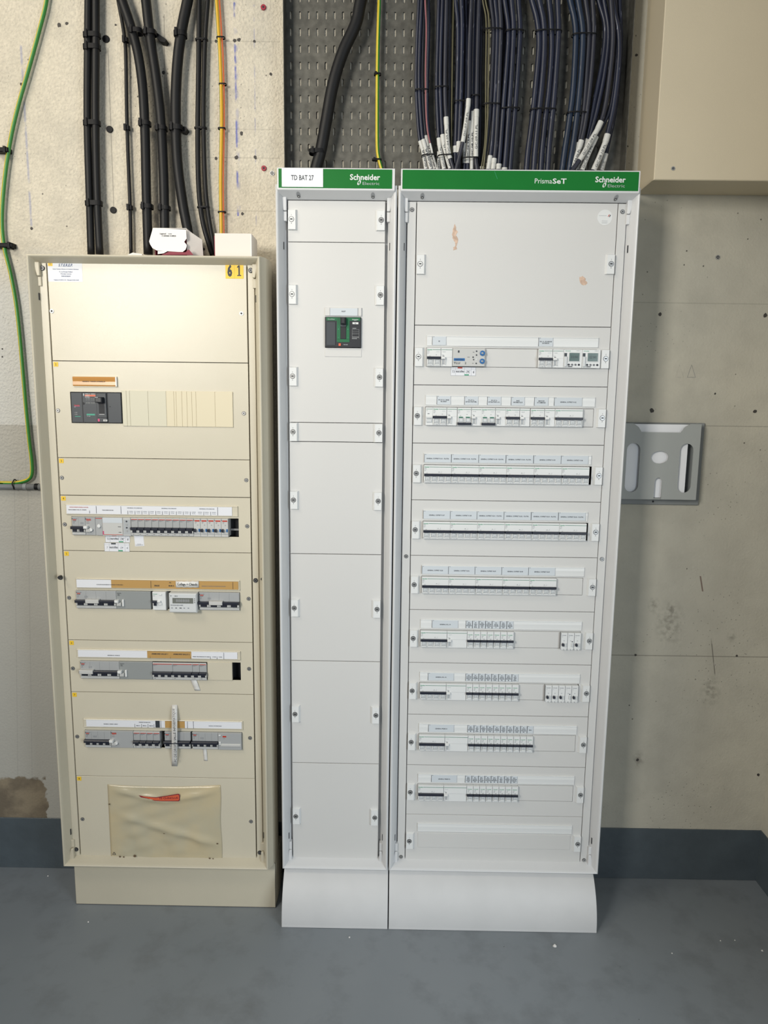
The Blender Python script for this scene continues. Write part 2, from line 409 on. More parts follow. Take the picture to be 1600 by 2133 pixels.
def screw(kind='hex'):
    mb = MB()
    if kind == 'hex':
        mb.disc(0, 0, .0062, -.0015, .001, 'dark').disc(0, 0, .0045, -.003, .001, 'steel_dark').disc(0, 0, .002, -.0033, .001, 'dark', n=6)
    elif kind == 'quarter':
        mb.disc(0, 0, .0052, -.0012, .001, 'steel_dark').disc(0, 0, .0040, -.0018, .001, 'steel').disc(0, 0, .0016, -.0021, .001, 'dark', n=8)
    elif kind == 'bright':
        mb.disc(0, 0, .0055, -.0012, .001, 'device_white').disc(0, 0, .0028, -.0016, .001, 'dark', n=4)
    return mb.mesh('screw')
SCREW = {k: screw(k) for k in ('hex', 'quarter', 'bright')}
def lock_tab(side, head):
    s = 1 if side == 'l' else -1; mb = MB(); W = .0225
    prof = [(0, 0), (W * .82, 0), (W, -.0), (W, -.049), (0, -.049)]
    x0, x1 = (0, W) if s > 0 else (-W, 0)
    inner = x1 if s > 0 else x0; base = x0 if s > 0 else x1
    # body: flat top with a sloped inner flank
    y0 = -.0075; c = .004 * s
    vs = [(base, 0, 0), (inner, 0, 0), (inner, 0, -.049), (base, 0, -.049), (base, y0, -.002), (inner - c, y0, -.002), (inner - c, y0, -.048), (base, y0, -.048)]
    mb.add(vs, [(0, 1, 5, 4), (1, 2, 6, 5), (2, 3, 7, 6), (3, 0, 4, 7), (4, 5, 6, 7)], 'device_white')
    cx = .0085 * s; cz = -.024
    mb.disc(cx, cz, .0068, y0 - .0003, 0, 'steel_dark').disc(cx, cz, .0056, y0 - .0010, 0, 'device_white' if head == 'w' else 'steel')
    mb.box(cx - .003, cx + .003, y0 - .0014, y0, cz - .0013, cz + .0013, 'dark')
    mb.text('I', cx, cz + .0105, .0028, y0 - .0002, 'ink', al='c').prism([(cx - .001, cz - .0105), (cx + .001, cz - .0105), (cx, cz - .0078)], y0 - .0003, y0, 'ink')
    return mb.mesh('lock_tab')
TAB = {(a, h): lock_tab(a, h) for a in 'lr' for h in 'wg'}

def cover(parent, x0, x1, z0, z1, m, hole=None, gap=.0008, name='cover_panel', extra=None, t=.012):
    """sheet-metal front plate at Y=0 with returned edges and, if asked, a rectangular cut-out"""
    x0 += gap; x1 -= gap; z0 += gap; z1 -= gap; mb = MB()
    if hole is None: mb.cbox(x0, x1, 0, t, z0, z1, m, .0007)
    else:
        a, bb, cc, d = hole                                # x0,x1,z0,z1 of the cut-out
        O = [(x0, z0), (x1, z0), (x1, z1), (x0, z1)]; I = [(a, cc), (bb, cc), (bb, d), (a, d)]
        vs = [(p[0], 0, p[1]) for p in O] + [(p[0], 0, p[1]) for p in I] + [(p[0], t, p[1]) for p in O] + [(p[0], .003, p[1]) for p in I]
        fs = []
        for i in range(4):
            j = (i + 1) % 4
            fs += [(i, j, 4 + j, 4 + i), (i, 8 + i, 8 + j, j), (4 + i, 4 + j, 12 + j, 12 + i)]
        mb.add(vs, fs, m)
        mb.box(a - .004, bb + .004, .030, .031, cc - .004, d + .004, 'dark')
    if extra: extra(mb)
    return mb.build(name, parent)

# ------------------------------------------------------------------ modular devices of the white cabinet (origin: top-left, on the panel plane)
P = .0105
def face(w, m='device_white'):
    return MB().cbox(.0002, w - .0002, -P, .028, -.0476, -.0012, m, .0006)
def caption(mb, w, small=False):
    y = -P - .0002
    mb.text('Schneider', .0012, -.0072, .0026, y, 'green_mark', w=min(.0130, w * .72), bold=.035)
    if w > .03: mb.box(.0148, w - .001, y - .0002, y + .001, -.0064, -.0054, 'green_line')
    mb.text('iC60N', .0012, -.0103, .0014, y, 'soft_ink')
    mb.text('C16 415V', .0012, -.0133, .0010, y, 'soft_ink').text('6000A', .0012, -.0157, .0010, y, 'soft_ink')
def buttons(mb, n, m='button_grey', z=-.0305, off=False):
    y = -P
    for i in range(n):
        x = .018 * i
        mb.cbox(x + .0012, x + .0038, y - .0035, y + .001, z - .0115, z, 'device_white', .0006)
        mb.cbox(x + .0038, x + .0150, y - .0022, y + .001, z - .0118, z - .0004, m, .0006)
        mb.box(x + .0150, x + .0158, y - .0030, y + .001, z - .0118, z - .0004, 'device_white')
        mb.box(x + .0030, x + .0150, y - .0034, y + .001, z - .0142, z - .0119, 'device_white')
        mb.box(x + .0050, x + .0138, y - .0025, y + .001, z - .0094, z - .0022, 'device_face')
        if off: mb.box(x + .0042, x + .0140, y - .0032, y + .001, z - .0002, z + .0022, 'green_line')
        else: mb.text('O-OFF', x + .0096, z - .0072, .0014, y - .0027, 'soft_ink', al='c', w=.006)
_DEV = {}
def dev_4p(n=4, off=False, amp=True):
    k = ('p', n, off)
    if k not in _DEV:
        w = .018 * n; mb = face(w); caption(mb, w); y = -P - .0002
        mb.text('I-ON', .0065, -.0222, .0011, y, 'ink')
        if n == 4:
            mb.box(.037, .046, y - .0001, y + .001, -.0208, -.0206, 'soft_ink').box(.0459, .0461, y - .0001, y + .001, -.0208, -.0165, 'soft_ink').text('A9F', .038, -.0192, .0012, y, 'ink')
            for q in range(5): mb.box(.060, .0685, y - .0001, y + .001, -.0185 + .0018 * q, -.0179 + .0018 * q, 'recess_grey') if q < 0 else None
        else:
            mb.box(w - .012, w - .004, y - .0001, y + .001, -.0125, -.0090, 'device_face').text('A9F', w - .013, -.0192, .0012, y, 'ink')
        mb.box(.0002, w - .0002, y, y + .001, -.0463, -.0461, 'recess_grey')
        mb.text('Clic 1', .0012, -.0456, .0010, y, 'soft_ink').text('A9F', .010, -.0456, .0010, y, 'soft_ink').text('79416', .0165, -.0456, .0010, y, 'soft_ink')
        buttons(mb, n, z=-.0268 if off else -.0300, off=off)
        zz = -.0455 if off else -.0292
        bar = MB().cbox(.0006, w - .0006, -P - .0075, -P + .001, zz, zz + .0060, 'bar_black', .0010)
        _DEV[k] = (mb.mesh('circuit_breaker'), bar.mesh('toggle_bar'))
    return _DEV[k]
def dev_1p():
    k = '1'
    if k not in _DEV:
        w = .018; mb = face(w); y = -P - .0002
        mb.box(0, .0003, -P - .0004, .02, -.0476, -.0012, 'recess_grey')
        mb.text('Schneider', .0026, -.0108, .0024, y, 'green_mark', w=.0125, bold=True)
        mb.text('iC60N', .0035, -.0142, .0012, y, 'soft_ink').text('C16', .0035, -.0168, .0012, y, 'soft_ink').text('230V', .0035, -.0190, .0010, y, 'soft_ink')
        mb.text('A9F', .0078, -.0225, .0016, y, 'ink')
        mb.cbox(.0014, .0034, -P - .0035, -P + .001, -.0420, -.0296, 'device_white', .0006)
        mb.cbox(.0034, .0166, -P - .0024, -P + .001, -.0390, -.0296, 'button_grey', .0006)
        mb.box(.0055, .0150, -P - .0027, -P, -.0372, -.0312, 'device_face').text('O-OFF', .0102, -.0352, .0014, -P - .0029, 'soft_ink', al='c', w=.006)
        mb.cbox(.0040, .0150, -P - .0040, -P + .001, -.0424, -.0388, 'device_white', .0008)
        bar = MB().cbox(.0004, w - .0004, -P - .0075, -P + .001, -.0288, -.0238, 'bar_black', .0012)
        _DEV[k] = (mb.mesh('circuit_breaker'), bar.mesh('toggle_bar'))
    return _DEV[k]
def dev_vigi(w):
    k = ('v', round(w, 4))
    if k not in _DEV:
        mb = face(w); y = -P - .0002
        mb.box(.0010, w - .001, y - .0002, y + .001, -.0064, -.0054, 'green_line')
        mb.cbox(.004, .0115, -P - .0012, -P + .001, -.0115, -.0092, 'device_face', .0005).text('Vigi 30mA', .0018, -.0192, .0010, y, 'soft_ink')
        mb.box(.004, .009, y - .0001, y + .001, -.0222, -.0208, 'ink')
        mb.box(.0125, w - .0002, y, y + .001, -.0246, -.0243, 'recess_grey').box(.0002, .0004, y, y + .001, -.047, -.002, 'recess_grey')
        mb.cbox(.0015, .0038, -P - .003, -P + .001, -.0425, -.0300, 'device_white', .0006).cbox(.0038, .0100, -P - .002, -P + .001, -.0415, -.0305, 'button_grey', .0006)
        mb.cbox(.0100, .0125, -P - .003, -P + .001, -.0425, -.0300, 'device_white', .0006).text('Clic 2', .0018, -.0456, .0010, y, 'soft_ink')
        bar = MB().cbox(.0006, .0115, -P - .007, -P + .001, -.0295, -.0240, 'device_white', .0012)
        _DEV[k] = (mb.mesh('residual_current_module'), bar.mesh('toggle'))
    return _DEV[k]
def dev_relay(knob):
    k = ('r', knob)
    if k not in _DEV:
        w = .018; mb = face(w); y = -P - .0002
        mb.text('Schneider', .0026, -.0085, .0020, y, 'soft_ink', w=.012, bold=True).text('iTL', .003, -.0125, .0013, y, 'soft_ink').text('16A', .007, -.0235, .0016, y, 'soft_ink')
        mb.box(0, .0003, -P - .0004, .02, -.0476, -.0012, 'recess_grey')
        if knob: mb.disc(.0060, -.0335, .0052, -P - .0022, -P, 'recess_grey', rx=.0030, n=16)
        else: mb.disc(.0130, -.0250, .0014, -P - .001, -P, 'ink', n=12)
        mb.cbox(.0108, .0150, -P - .003, -P + .001, -.0395, -.0290, 'device_face', .0006)
        for q in (.0045, .0125): mb.disc(q, -.0455, .0028, -P - .0015, -P, 'device_white', n=12)
        bar = MB().disc(.0056, -.0335, .0045, -P - .0050, -P + .001, 'bar_black', rx=.0028, n=12) if knob else None
        _DEV[k] = (mb.mesh('relay'), bar.mesh('toggle') if bar else None)
    return _DEV[k]
def dev_clock():
    k = 'clock'
    if k not in _DEV:
        w = .0468; mb = face(w); y = -P - .0002
        mb.text('Schneider', .0035, -.0062, .0022, y, 'green_mark', w=.014, bold=True).text('IC Astro 1C', w - .002 - .013, -.0052, .0014, y, 'soft_ink')
        mb.box(.0012, .0080, y - .0003, y + .001, -.0190, -.0105, 'charcoal')
        mb.cbox(.0012, .0088, -P - .004, -P + .001, -.0450, -.0190, 'device_face', .0015)
        mb.cbox(.0115, .0415, -P - .0012, -P + .001, -.0325, -.0085, 'device_white', .0008)
        mb.box(.0138, .0395, y - .0016, y + .001, -.0305, -.0100, 'lcd')
        mb.text('22:00', .0266, -.0200, .006, y - .0018, 'charcoal', al='c', w=.018)
        for i in range(4): mb.disc(.0135 + .0086 * i, -.0395, .0026, -P - .0012, -P, 'ink' if i in (0, 3) else 'steel_dark', n=14)
        mb.box(.0118, .0230, y - .0002, y + .001, -.0452, -.0432, 'ink')
        _DEV[k] = (mb.mesh('astronomical_time_switch'), None)
    return _DEV[k]
def put(parent, devs, x, z, names):
    body, tog = devs
    o = place(body, names, parent, (x, 0, z))
    if tog:
        t = bpy.data.objects.new('toggle', tog); C.objects.link(t); t.parent = o
    return o
def put_labelled(parent, devs, x, z, names, label):
    o = put(parent, devs, x, z, names); o['label'] = label; return o

def strip_holder(parent, x0, x1, z0, z1, items, m='device_white', paper='label_paper', ink='ink', lab=None):
    """rounded label carrier; items = (xa, xb, [lines], paper)"""
    mb = MB(); h = z1 - z0
    prof = [(.001, z0), (-.0030, z0), (-.0034, z0 + .0012), (-.0026, z0 + .0016), (-.0030, z0 + h * .35), (-.0036, z0 + h * .6), (-.0030, z1 - .0030), (-.0040, z1 - .0016), (-.0036, z1), (.001, z1)]
    mb.extx(prof, x0, x1, m)
    for it in items:
        xa, xb, lines = it[:3]; pm = it[3] if len(it) > 3 else paper; im = it[4] if len(it) > 4 else ink
        ya = -.0041
        mb.box(xa, xb, ya, -.003, z0 + .0022, z1 - .0022, pm)
        mb.box(xa - .0009, xa, ya - .0001, -.003, z0 + .002, z1 - .0016, 'charcoal').box(xb, xb + .0006, ya - .0001, -.003, z0 + .002, z1 - .0016, 'recess_grey')
        n = len(lines); W = xb - xa
        if n:
            hh = min(.0030, (h - .007) / n * .74); pitch = hh * 1.36
            for i, t in enumerate(lines):
                if t: mb.text(t, (xa + xb) / 2, (z0 + z1) / 2 - (i - (n - 1) / 2) * pitch - .001, hh, ya - .0001, im, al='c', w=min(W * .86, len(t) * hh * .66))
        mb.box(xa + .0018, xa + .0042, ya - .0001, -.003, z1 - .0034, z1 - .0024, im)
    o = mb.build('label_holder', parent)
    if lab: o['label'] = lab
    return o

# ------------------------------------------------------------------ white wide cabinet
LIP = [(0, WY - .002), (0, -.024), (.0012, -.0280), (.0035, -.0300), (.006, -.0288), (.0085, -.025), (.019, .002), (.0215, .006), (.0215, .0135), (.0305, .0135)]
def prisma_shell(root, x0, x1, green_x, text_fn, corner_gap=True):
    z0, z1 = .147, 1.985
    fr = frame_mesh(x0, x1, z0, z1, 'white_paint', LIP)
    for zz in (1.845, .235):                      # dark key slots in the inner flanks
        for sx in (1, -1):
            xs = (x0 + .0165) if sx > 0 else (x1 - .0165)
            fr.box(xs - .0010, xs + .0010, -.0062, -.002, zz - .009, zz + .009, 'dark')
    fr.build('housing', root)
    for sx in (1, -1):                            # moulded corner and hinge pieces
        xb = x0 if sx > 0 else x1
        for zz, up in ((1.950, 1), (.170, -1)):
            mb = MB(); a = xb + sx * .010; c = xb + sx * .0245
            mb.prism([(a, zz + up * .012), (c, zz + up * .012), (c, zz - up * .022), (a + sx * .007, zz - up * .022), (a + sx * .002, zz - up * .002)], -.009, .01, 'white_paint')
            mb.build('corner_piece', root, bevel=.002)
            mb = MB(); mb.cbox(min(a + sx * .006, c), max(a + sx * .006, c), -.006, .01, min(zz - up * .023, zz - up * .046), max(zz - up * .023, zz - up * .046), 'white_paint', .001)
            mb.build('hinge', root)
    # header
    hx0, hx1 = x0 + .006, x1 - .006
    hd = MB().extx([(.10, 1.9665), (-.0, 1.9560), (-.0335, 1.9700), (-.0345, 1.9715), (-.0345, 2.0205), (-.033, 2.0215), (.10, 2.0215)], hx0, hx1, 'white_paint')
    ho = hd.build('header', root, bevel=.0006)
    g = MB().box(hx0 + green_x[0], hx1 - green_x[1], -.0352, -.033, 1.9745, 2.0185, 'green_header'); text_fn(g); g.build('nameplate', ho)
    return ho
def header_screw(ho, x):
    mb = MB(); z = 1.9630
    # lies on the sloping underside of the header
    def sl(u, v, d=0): return (x + u, -.0168 + v * .0335 - d * .4, z - v * .0140 - d * .9)
    n = 20; vs = [sl(.0048 * math.cos(6.283 * i / n), .34 * math.sin(6.283 * i / n), .0004) for i in range(n)]
    mb.add(vs, [tuple(range(n))], 'recess_grey')
    vs = [sl(.0036 * math.cos(6.283 * i / n), .12 + .13 * math.sin(6.283 * i / n), .0012) for i in range(n)]
    mb.add(vs, [tuple(range(n))], 'steel_dark')
    vs = [sl(.0015 * math.cos(6.283 * i / n), .12 + .05 * math.sin(6.283 * i / n), .0016) for i in range(n)]
    mb.add(vs, [tuple(range(n))], 'device_white')
    mb.build('header_screw', ho)
def brand(mb, x, z, s, y=-.0355):
    mb.text('Schneider', x, z, .0128 * s, y, 'device_white', w=.0735 * s, bold=True)
    mb.text('Electric', x + .031 * s, z - .0115 * s, .0070 * s, y, 'button_grey', w=.041 * s)
    # leaning S-shaped emblem
    cx, cz = x + .0225 * s, z - .0065 * s
    mb.disc(cx, cz, .0062 * s, y, y + .001, 'device_white', rx=.0036 * s, ang=-.55)
    mb.disc(cx - .0004 * s, cz + .0012 * s, .0030 * s, y - .0002, y + .001, 'green_header', rx=.0011 * s, ang=-.75)
    mb.disc(cx + .0003 * s, cz - .0016 * s, .0030 * s, y - .0002, y + .001, 'green_header', rx=.0011 * s, ang=-.35)
HZ = 1.995
wide = thing('switchboard_cabinet', 'wide white metal switchboard cabinet with ten rows under a long green header', 'electrical cabinet', (.25, .07, 0), 'electrical cabinets against the wall')
def wide_text(g):
    brand(g, X_(1240, HZ, -.035), Z_(379.5, 1240, -.035), 1.0)
    x = X_(1114, HZ, -.035); z = Z_(382, 1114, -.035)
    g.text('Prisma', x, z, .0115, -.0355, 'device_white', w=.042).text('SeT', x + .0433, z, .0115, -.0355, 'device_white', w=.0335, bold=True)
    a, b_ = at(1030, 357, -.0355), at(1036, 373, -.0355)
    g.add([a, a + Vector((.0008, 0, 0)), b_ + Vector((.0008, 0, 0)), b_], [(0, 1, 2, 3)], 'green_mark')
ho = prisma_shell(wide, -.0465, .5455, (.0035, .0035), wide_text)
for px in (880, 1283): header_screw(ho, X_(px, 1.963, -.015))
# plinth: convex sheet flaring forwards to the floor
def plinth(root, x0, x1, lab=None):
    fr = [(-.001, .146)] + [(-.001 - .074 * math.sin(t * math.pi / 2), .146 - (1 - math.cos(t * math.pi / 2)) * .062 - t * .076) for t in [i / 40 for i in range(1, 41)]] + [(-.0755, .0005)]
    prof = fr + [(WY - .03, .0005), (WY - .03, .146)]
    mb = MB().extx(prof, x0, x1, 'white_paint_lower'); o = mb.build('plinth', root, bevel=.0012)
    m2 = MB()
    for q in (x0 + .006, x1 - .006): m2.disc(q, .1435, .0022, -.010, .0, 'recess_grey', rx=.0045, n=14)
    m2.build('plinth_screw', o)
plinth(wide, -.0450, .5365)
# side rails
for x0, x1, n_ in ((-.0225, -.0011, 0), (.5011, .5222, 1)):
    r = MB().cbox(x0, x1, .0005, .012, .155, 1.954, 'panel_white', .0007).build('side_rail', wide)
    xc = (x0 + x1) / 2
    for z in ((1.935, 1.052, .172)): place(SCREW['quarter'], 'screw', r, (xc, 0, z))
rows_b = [1.655 - .15 * k for k in range(10)]
q = lambda v: v / 3.478 + 840
def stains(mb):
    random.seed(3)
    for pts, y_ in (([(948, 466), (951, 478), (953, 484), (949, 490), (954, 497), (953, 505), (951, 512), (951, 520), (944, 521), (944, 515), (948, 512), (948, 504), (943, 496), (941, 488), (944, 478)], 0), ([(1207, 577), (1213, 575), (1219, 579), (1220, 585), (1224, 590), (1220, 594), (1213, 594), (1208, 588)], 0)):
        pp = []
        for (xa, ya), (xb, yb) in zip(pts, pts[1:] + pts[:1]):
            for t_ in (0, .33, .66): pp.append((xa + (xb - xa) * t_ + random.uniform(-1.1, 1.1), ya + (yb - ya) * t_ + random.uniform(-1, 1)))
        w = [at(x, y, 0) for x, y in pp]
        mb.prism([(p.x, p.z) for p in w], -.0004, .0005, 'residue')
    p = at(1260, 453, 0); mb.disc(p.x, p.z, .0185, -.0004, .0005, 'device_white', n=32)
    mb.box(p.x - .015, p.x + .004, -.0007, .0005, p.z + .0040, p.z + .0044, 'soft_ink')
    mb.prism([(p.x + .007, p.z + .002), (p.x + .010, p.z + .007), (p.x + .012, p.z + .007), (p.x + .009, p.z + .002)], -.0007, .0005, 'red_band')
    mb.prism([(p.x + .010, p.z + .001), (p.x + .013, p.z + .006), (p.x + .015, p.z + .006), (p.x + .012, p.z + .001)], -.0007, .0005, 'ink')
    for k in range(3): mb.box(p.x - .007, p.x + .007, -.0007, .0005, p.z - .008 - k * .0028, p.z - .0077 - k * .0028, 'soft_ink')
top = cover(wide, 0, .5, 1.655, 1.955, 'panel_white', extra=stains)
top['label'] = 'tall blank cover panel with peach glue residue and a round sticker'
place(TAB['l', 'w'], 'lock_tab', top, (.0025, -.0002, Z_(530, 870))); place(TAB['r', 'g'], 'lock_tab', top, (.4975, -.0002, Z_(530, 1270)))
GC = 'GENERAL COFFRET '
EC = [['ECL', 'SALLE', 'REUNION', '1'], ['PC', 'HALL', 'EST', 'BUR.'], ['ECL', 'BUREAU', 'NORD', 'B2'], ['ECL', 'COULOIR', 'CIRCUL.', 'SUD'], ['PC', 'SALLE', 'ATELIER', '2'], ['ECL', 'VEST.', 'SANIT.', 'H/F'], ['PC', 'LOCAL', 'MENAGE', 'RDC'], ['ECL', 'EXT.', 'FACADE', 'NORD'], ['PC', 'POSTE', 'TRAVAIL', 'B4'], ['RES.']]
spec = [
 dict(ly=(889, 1245), lab=[(901, 929, ['R2']), (1122, 1151, ['ECL. N - ECLAIRAGE', 'EXTERIEUR'])]),
 dict(ly=(q(162), q(1385)), lab=[(q(245), q(342), ['PC.IT.21. BAIE', 'RE ARRIV']), (q(445), q(541), ['PC.IT.2-', 'EXTRACTEUR VMC.']), (q(610), q(707), ['PC.IT.2-', 'EXTRACTEUR LOC.']), (q(782), q(877), ['BAIE', 'INFORMATIQUE']), (q(950), q(1048), ['SERVICES', 'DE COMMANDE']), (q(1094), q(1293), [GC + '01.02'])]),
 dict(ly=(q(150), q(1357)), lab=[(q(a), q(c_), [t]) for a, c_, t in zip((154, 350, 547, 745, 945, 1144), (345, 543, 740, 940, 1140, 1338), (GC + '01.01 - PLATIN.', GC + '01.02 - PLATIN.', GC + '01.03 - PLATIN.', GC + '01.04 - PLATIN.', GC + '01.05', GC + '01.06'))]),
 dict(ly=(q(144), q(1331)), lab=[(q(a), q(c_), [t]) for a, c_, t in zip((147, 342, 535, 730, 927, 1124), (338, 531, 726, 922, 1119, 1318), (GC + '01.07', GC + '01.08', GC + '02.01 - PLATIN.', GC + '02.02 - PLATIN.', GC + '02.03 - PLATIN.', GC + '02.04 - PLATIN.'))]),
 dict(ly=(q(135), q(1307)), lab=[(q(a), q(c_), [t]) for a, c_, t in zip((137, 329, 520, 714, 908), (325, 516, 710, 904, 1098), (GC + '02.05', GC + '02.06', GC + '02.07', GC + '02.08', GC + '02.09'))]),
 dict(ly=(q(125), q(1289)), lab=[(q(210), q(396), ['GENERAL ECL. 01'])] + [(q(a + 3), q(c_ - 2), EC[i]) for i, (a, c_) in enumerate(zip((452, 500, 547, 594, 642, 700, 748), (500, 547, 594, 642, 700, 748, 797)))]),
 dict(ly=(q(120), q(1275)), lab=[(q(181), q(365), ['GENERAL ECL. 02'])] + [(q(a + 3), q(c_ - 2), EC[(i + 3) % 9]) for i, (a, c_) in enumerate(zip((450, 498, 545, 592, 638, 688, 738, 785), (498, 545, 592, 638, 688, 738, 785, 833)))]),
 dict(ly=(q(113), q(1253)), lab=[(q(184), q(366), ['GENERAL PRISES 01'])] + [(q(a + 3), q(c_ - 2), EC[i]) for i, (a, c_) in enumerate(zip((464, 511, 557, 604, 651, 702, 749, 798, 847, 895), (511, 557, 604, 651, 702, 749, 798, 847, 895, 942)))]),
 dict(ly=(q(107), q(1235)), lab=[(q(205), q(387), ['GENERAL PRISES 02'])] + [(q(a + 3), q(c_ - 2), EC[(i + 5) % 9]) for i, (a, c_) in enumerate(zip((447, 495, 542, 589, 634, 684, 731, 778), (495, 542, 589, 634, 684, 731, 778, 827)))]),
 dict(ly=(q(103), q(1218)), lab=[]),
]
ORD = ['top', 'second', 'third', 'fourth', 'fifth', 'sixth', 'seventh', 'eighth', 'ninth', 'lowest']
def sticker_euro(parent, x0, x1, z0, z1, hand, red=True, name='inspection_sticker'):
    mb = MB(); W = x1 - x0; H = z1 - z0; y = -.0005
    mb.box(x0, x1, y, .0003, z0, z1, 'paper')
    for f in (0, .19, .55, .82, 1): mb.box(x0 + W * f - .0002, x0 + W * f + .0002, y - .0001, 0, z0, z1, 'soft_ink')
    for f in (0, .78, 1): mb.box(x0, x1, y - .0001, 0, z0 + H * f - .0002, z0 + H * f + .0002, 'soft_ink')
    mb.box(x0 + W * .27, x0 + W * .46, y - .0002, 0, z1 - H * .16, z1 - H * .01, 'red_band' if red else 'charcoal')
    mb.text('eurofeu', x0 + W * .37, z0 + H * .52, H * .22, y - .0002, 'ink', al='c', w=W * .33, bold=True)
    mb.box(x0 + W * .21, x0 + W * .53, y - .0002, 0, z0 + H * .36, z0 + H * .39, 'soft_ink').box(x0 + W * .55, x0 + W * .73, y - .0002, 0, z0 + H * .02, z0 + H * .16, 'green_mark')
    for (t, f, hh) in hand: mb.text(t, x0 + W * f, z0 + H * .45, H * hh * .8, y - .0003, 'ink' if red else 'soft_ink', al='c', shear=.2, w=W * .055 * len(t))
    return mb.build(name, parent)
XR0, XR1 = .028, .464
for k, (bz, sp) in enumerate(zip(rows_b, spec)):
    zt = bz - .0555; zb = zt - .0482
    xs = lambda p_: X_(p_, zt - .02)
    h0 = X_(sp['ly'][0], zt); h1 = X_(sp['ly'][1], zt)
    if k == 9:
        pn = cover(wide, 0, .5, .155, bz, 'panel_white')
        MB().cbox(h0 + .001, h1 - .002, -.0015, .002, zb + .002, zt, 'panel_white', .0012).build('blanking_strip', pn)
    else:
        pn = cover(wide, 0, .5, bz - .15, bz, 'panel_white', hole=(h0 - .0006, h1 - .0008 + (.0045 if k in (2, 3) else 0), zb, zt))
    pn['label'] = ORD[k] + ' device row cover from the top' if k < 9 else 'lowest cover panel with an unused blank strip'
    strip_holder(pn, h0, h1, bz - .0512, bz - .0262, [(X_(a, bz - .038), X_(c_, bz - .038), l) for a, c_, l in sp['lab']])
    zc = zt + .0005
    place(TAB['l', 'w' if k == 0 else 'g'], 'lock_tab', pn, (.0025, -.0002, zc)); place(TAB['r', 'g'], 'lock_tab', pn, (.4975, -.0002, zc))
    bl = []        # blanked stretches
    if k == 0:
        x = h0; put_labelled(wide, dev_4p(2), x, zt, 'circuit_breaker', 'white two-pole breaker left of the emergency lighting controller'); x += .036
        v = dev_vigi(xs(942) - x); put(wide, v, x, zt, 'residual_current_module'); x = xs(942.5)
        w_ = xs(1009.5) - x; mb = MB().cbox(x, x + w_, -.010, .028, zb + .0015, zt - .001, 'old_light', .001); y = -.0102
        mb.box(x + .013, x + .017, y - .0003, y, zt - .0125, zt - .007, 'ink')
        mb.box(x + .003, x + .031, y - .0003, y, zt - .0330, zt - .0265, 'blue_btn').text('EATON', x + .017, zt - .030, .0032, y - .0005, 'charcoal', al='c', w=.020, bold=True)
        mb.text('TLU', x + .0025, zt - .041, .0050, y - .0002, 'ink', bold=True, w=.0165).text('2', x + .0315, zt - .041, .0050, y - .0002, 'ink', bold=True)
        for i, (u, v_) in enumerate(((.0605, -.0085), (.0605, -.018), (.052, -.0235), (.0605, -.029), (.0535, -.0295), (.0605, -.039))):
            mb.disc(x + u, zt + v_, .0019 if i != 3 else .0022, y - .0006, y, ('ink', 'charcoal', 'ink', 'device_face', 'steel_dark', 'charcoal')[i], n=12)
        mb.text('ON/OFF', x + .037, zt - .0242, .0012, y - .0002, 'ink').text('TEST', x + .050, zt - .0395, .0012, y - .0002, 'ink').text('BATT', x + .051, zt - .0115, .0012, y - .0002, 'ink')
        e = mb.build('emergency_lighting_controller', wide, label='grey controller with two blue round buttons, marked TLU')
        for v_ in (-.0135, -.0335):
            MB().disc(x + .0755, zt + v_, .0066, -.0135, -.010, 'blue_btn', n=28).disc(x + .0755, zt + v_, .0028, -.0145, -.010, 'steel', n=16).build('push_button', e, bevel=.0008, label='blue round push button')
        a = xs(1009.5); cb = xs(1120); bl.append((a, cb))
        put_labelled(wide, dev_4p(2), cb, zt, 'circuit_breaker', 'white two-pole breaker left of the two time switches'); put(wide, dev_vigi(xs(1172.5) - cb - .036), cb + .036, zt, 'residual_current_module')
        for i in range(2): put(wide, dev_clock(), xs(1172.5) + i * .0468, zt, 'astronomical_time_switch')
        sticker_euro(pn, xs(940), xs(992), Z_(782, 940), Z_(764.5, 940), [('T3', .09, .34), ('CMC', .68, .40), ('6', .91, .42)])
    elif k == 1:
        x = h0; w_ = xs(q(213)) - x
        mb = MB().cbox(0, w_, -P, .028, -.0476, -.0012, 'device_white', .0006).box(.001, w_ - .001, -P - .0004, 0, -.0064, -.0054, 'green_line').text('iOF', .002, -.0105, .0014, -P - .0002, 'soft_ink').box(.005, .010, -P - .0003, 0, -.0185, -.0172, 'ink')
        mb.cbox(.0008, w_ - .0005, -P - .007, 0, -.029, -.0236, 'device_white', .0015).cbox(.002, w_ - .002, -P - .003, 0, -.040, -.031, 'device_face', .0015)
        place(mb.mesh('auxiliary_contact'), 'auxiliary_contact', wide, (x, 0, zt))
        for i, (a, c_, n_, off) in enumerate(((213, 315, 2, 0), (390, 493, 2, 1), (563, 667, 2, 1), (738, 842, 2, 0), (917, 1020, 2, 0))):
            put(wide, dev_4p(2, bool(off)), xs(q(a)), zt, 'circuit_breaker')
            nx = (390, 563, 738, 917, 1093)[i]; put(wide, dev_vigi(.0268), xs(q(a)) + .036, zt, 'residual_current_module')
        put(wide, dev_4p(4), xs(q(1093)), zt, 'circuit_breaker'); bl.append((xs(q(1093)) + .072, h1))
    elif k in (2, 3, 4):
        n_ = 6 if k < 4 else 5
        for i in range(n_): put(wide, dev_4p(4), h0 + .0722 * i - (.0002 * i), zt, 'circuit_breaker')
        if k == 4: bl.append((h0 + .0722 * 5, h1))
    elif k in (5, 6, 7, 8):
        vp = {5: 460, 6: 452, 7: 466, 8: 457}[k]; n_ = {5: 7, 6: 8, 7: 10, 8: 8}[k]
        put(wide, dev_4p(4), h0, zt, 'circuit_breaker'); put(wide, dev_vigi(xs(q(vp)) - h0 - .072), h0 + .072, zt, 'residual_current_module')
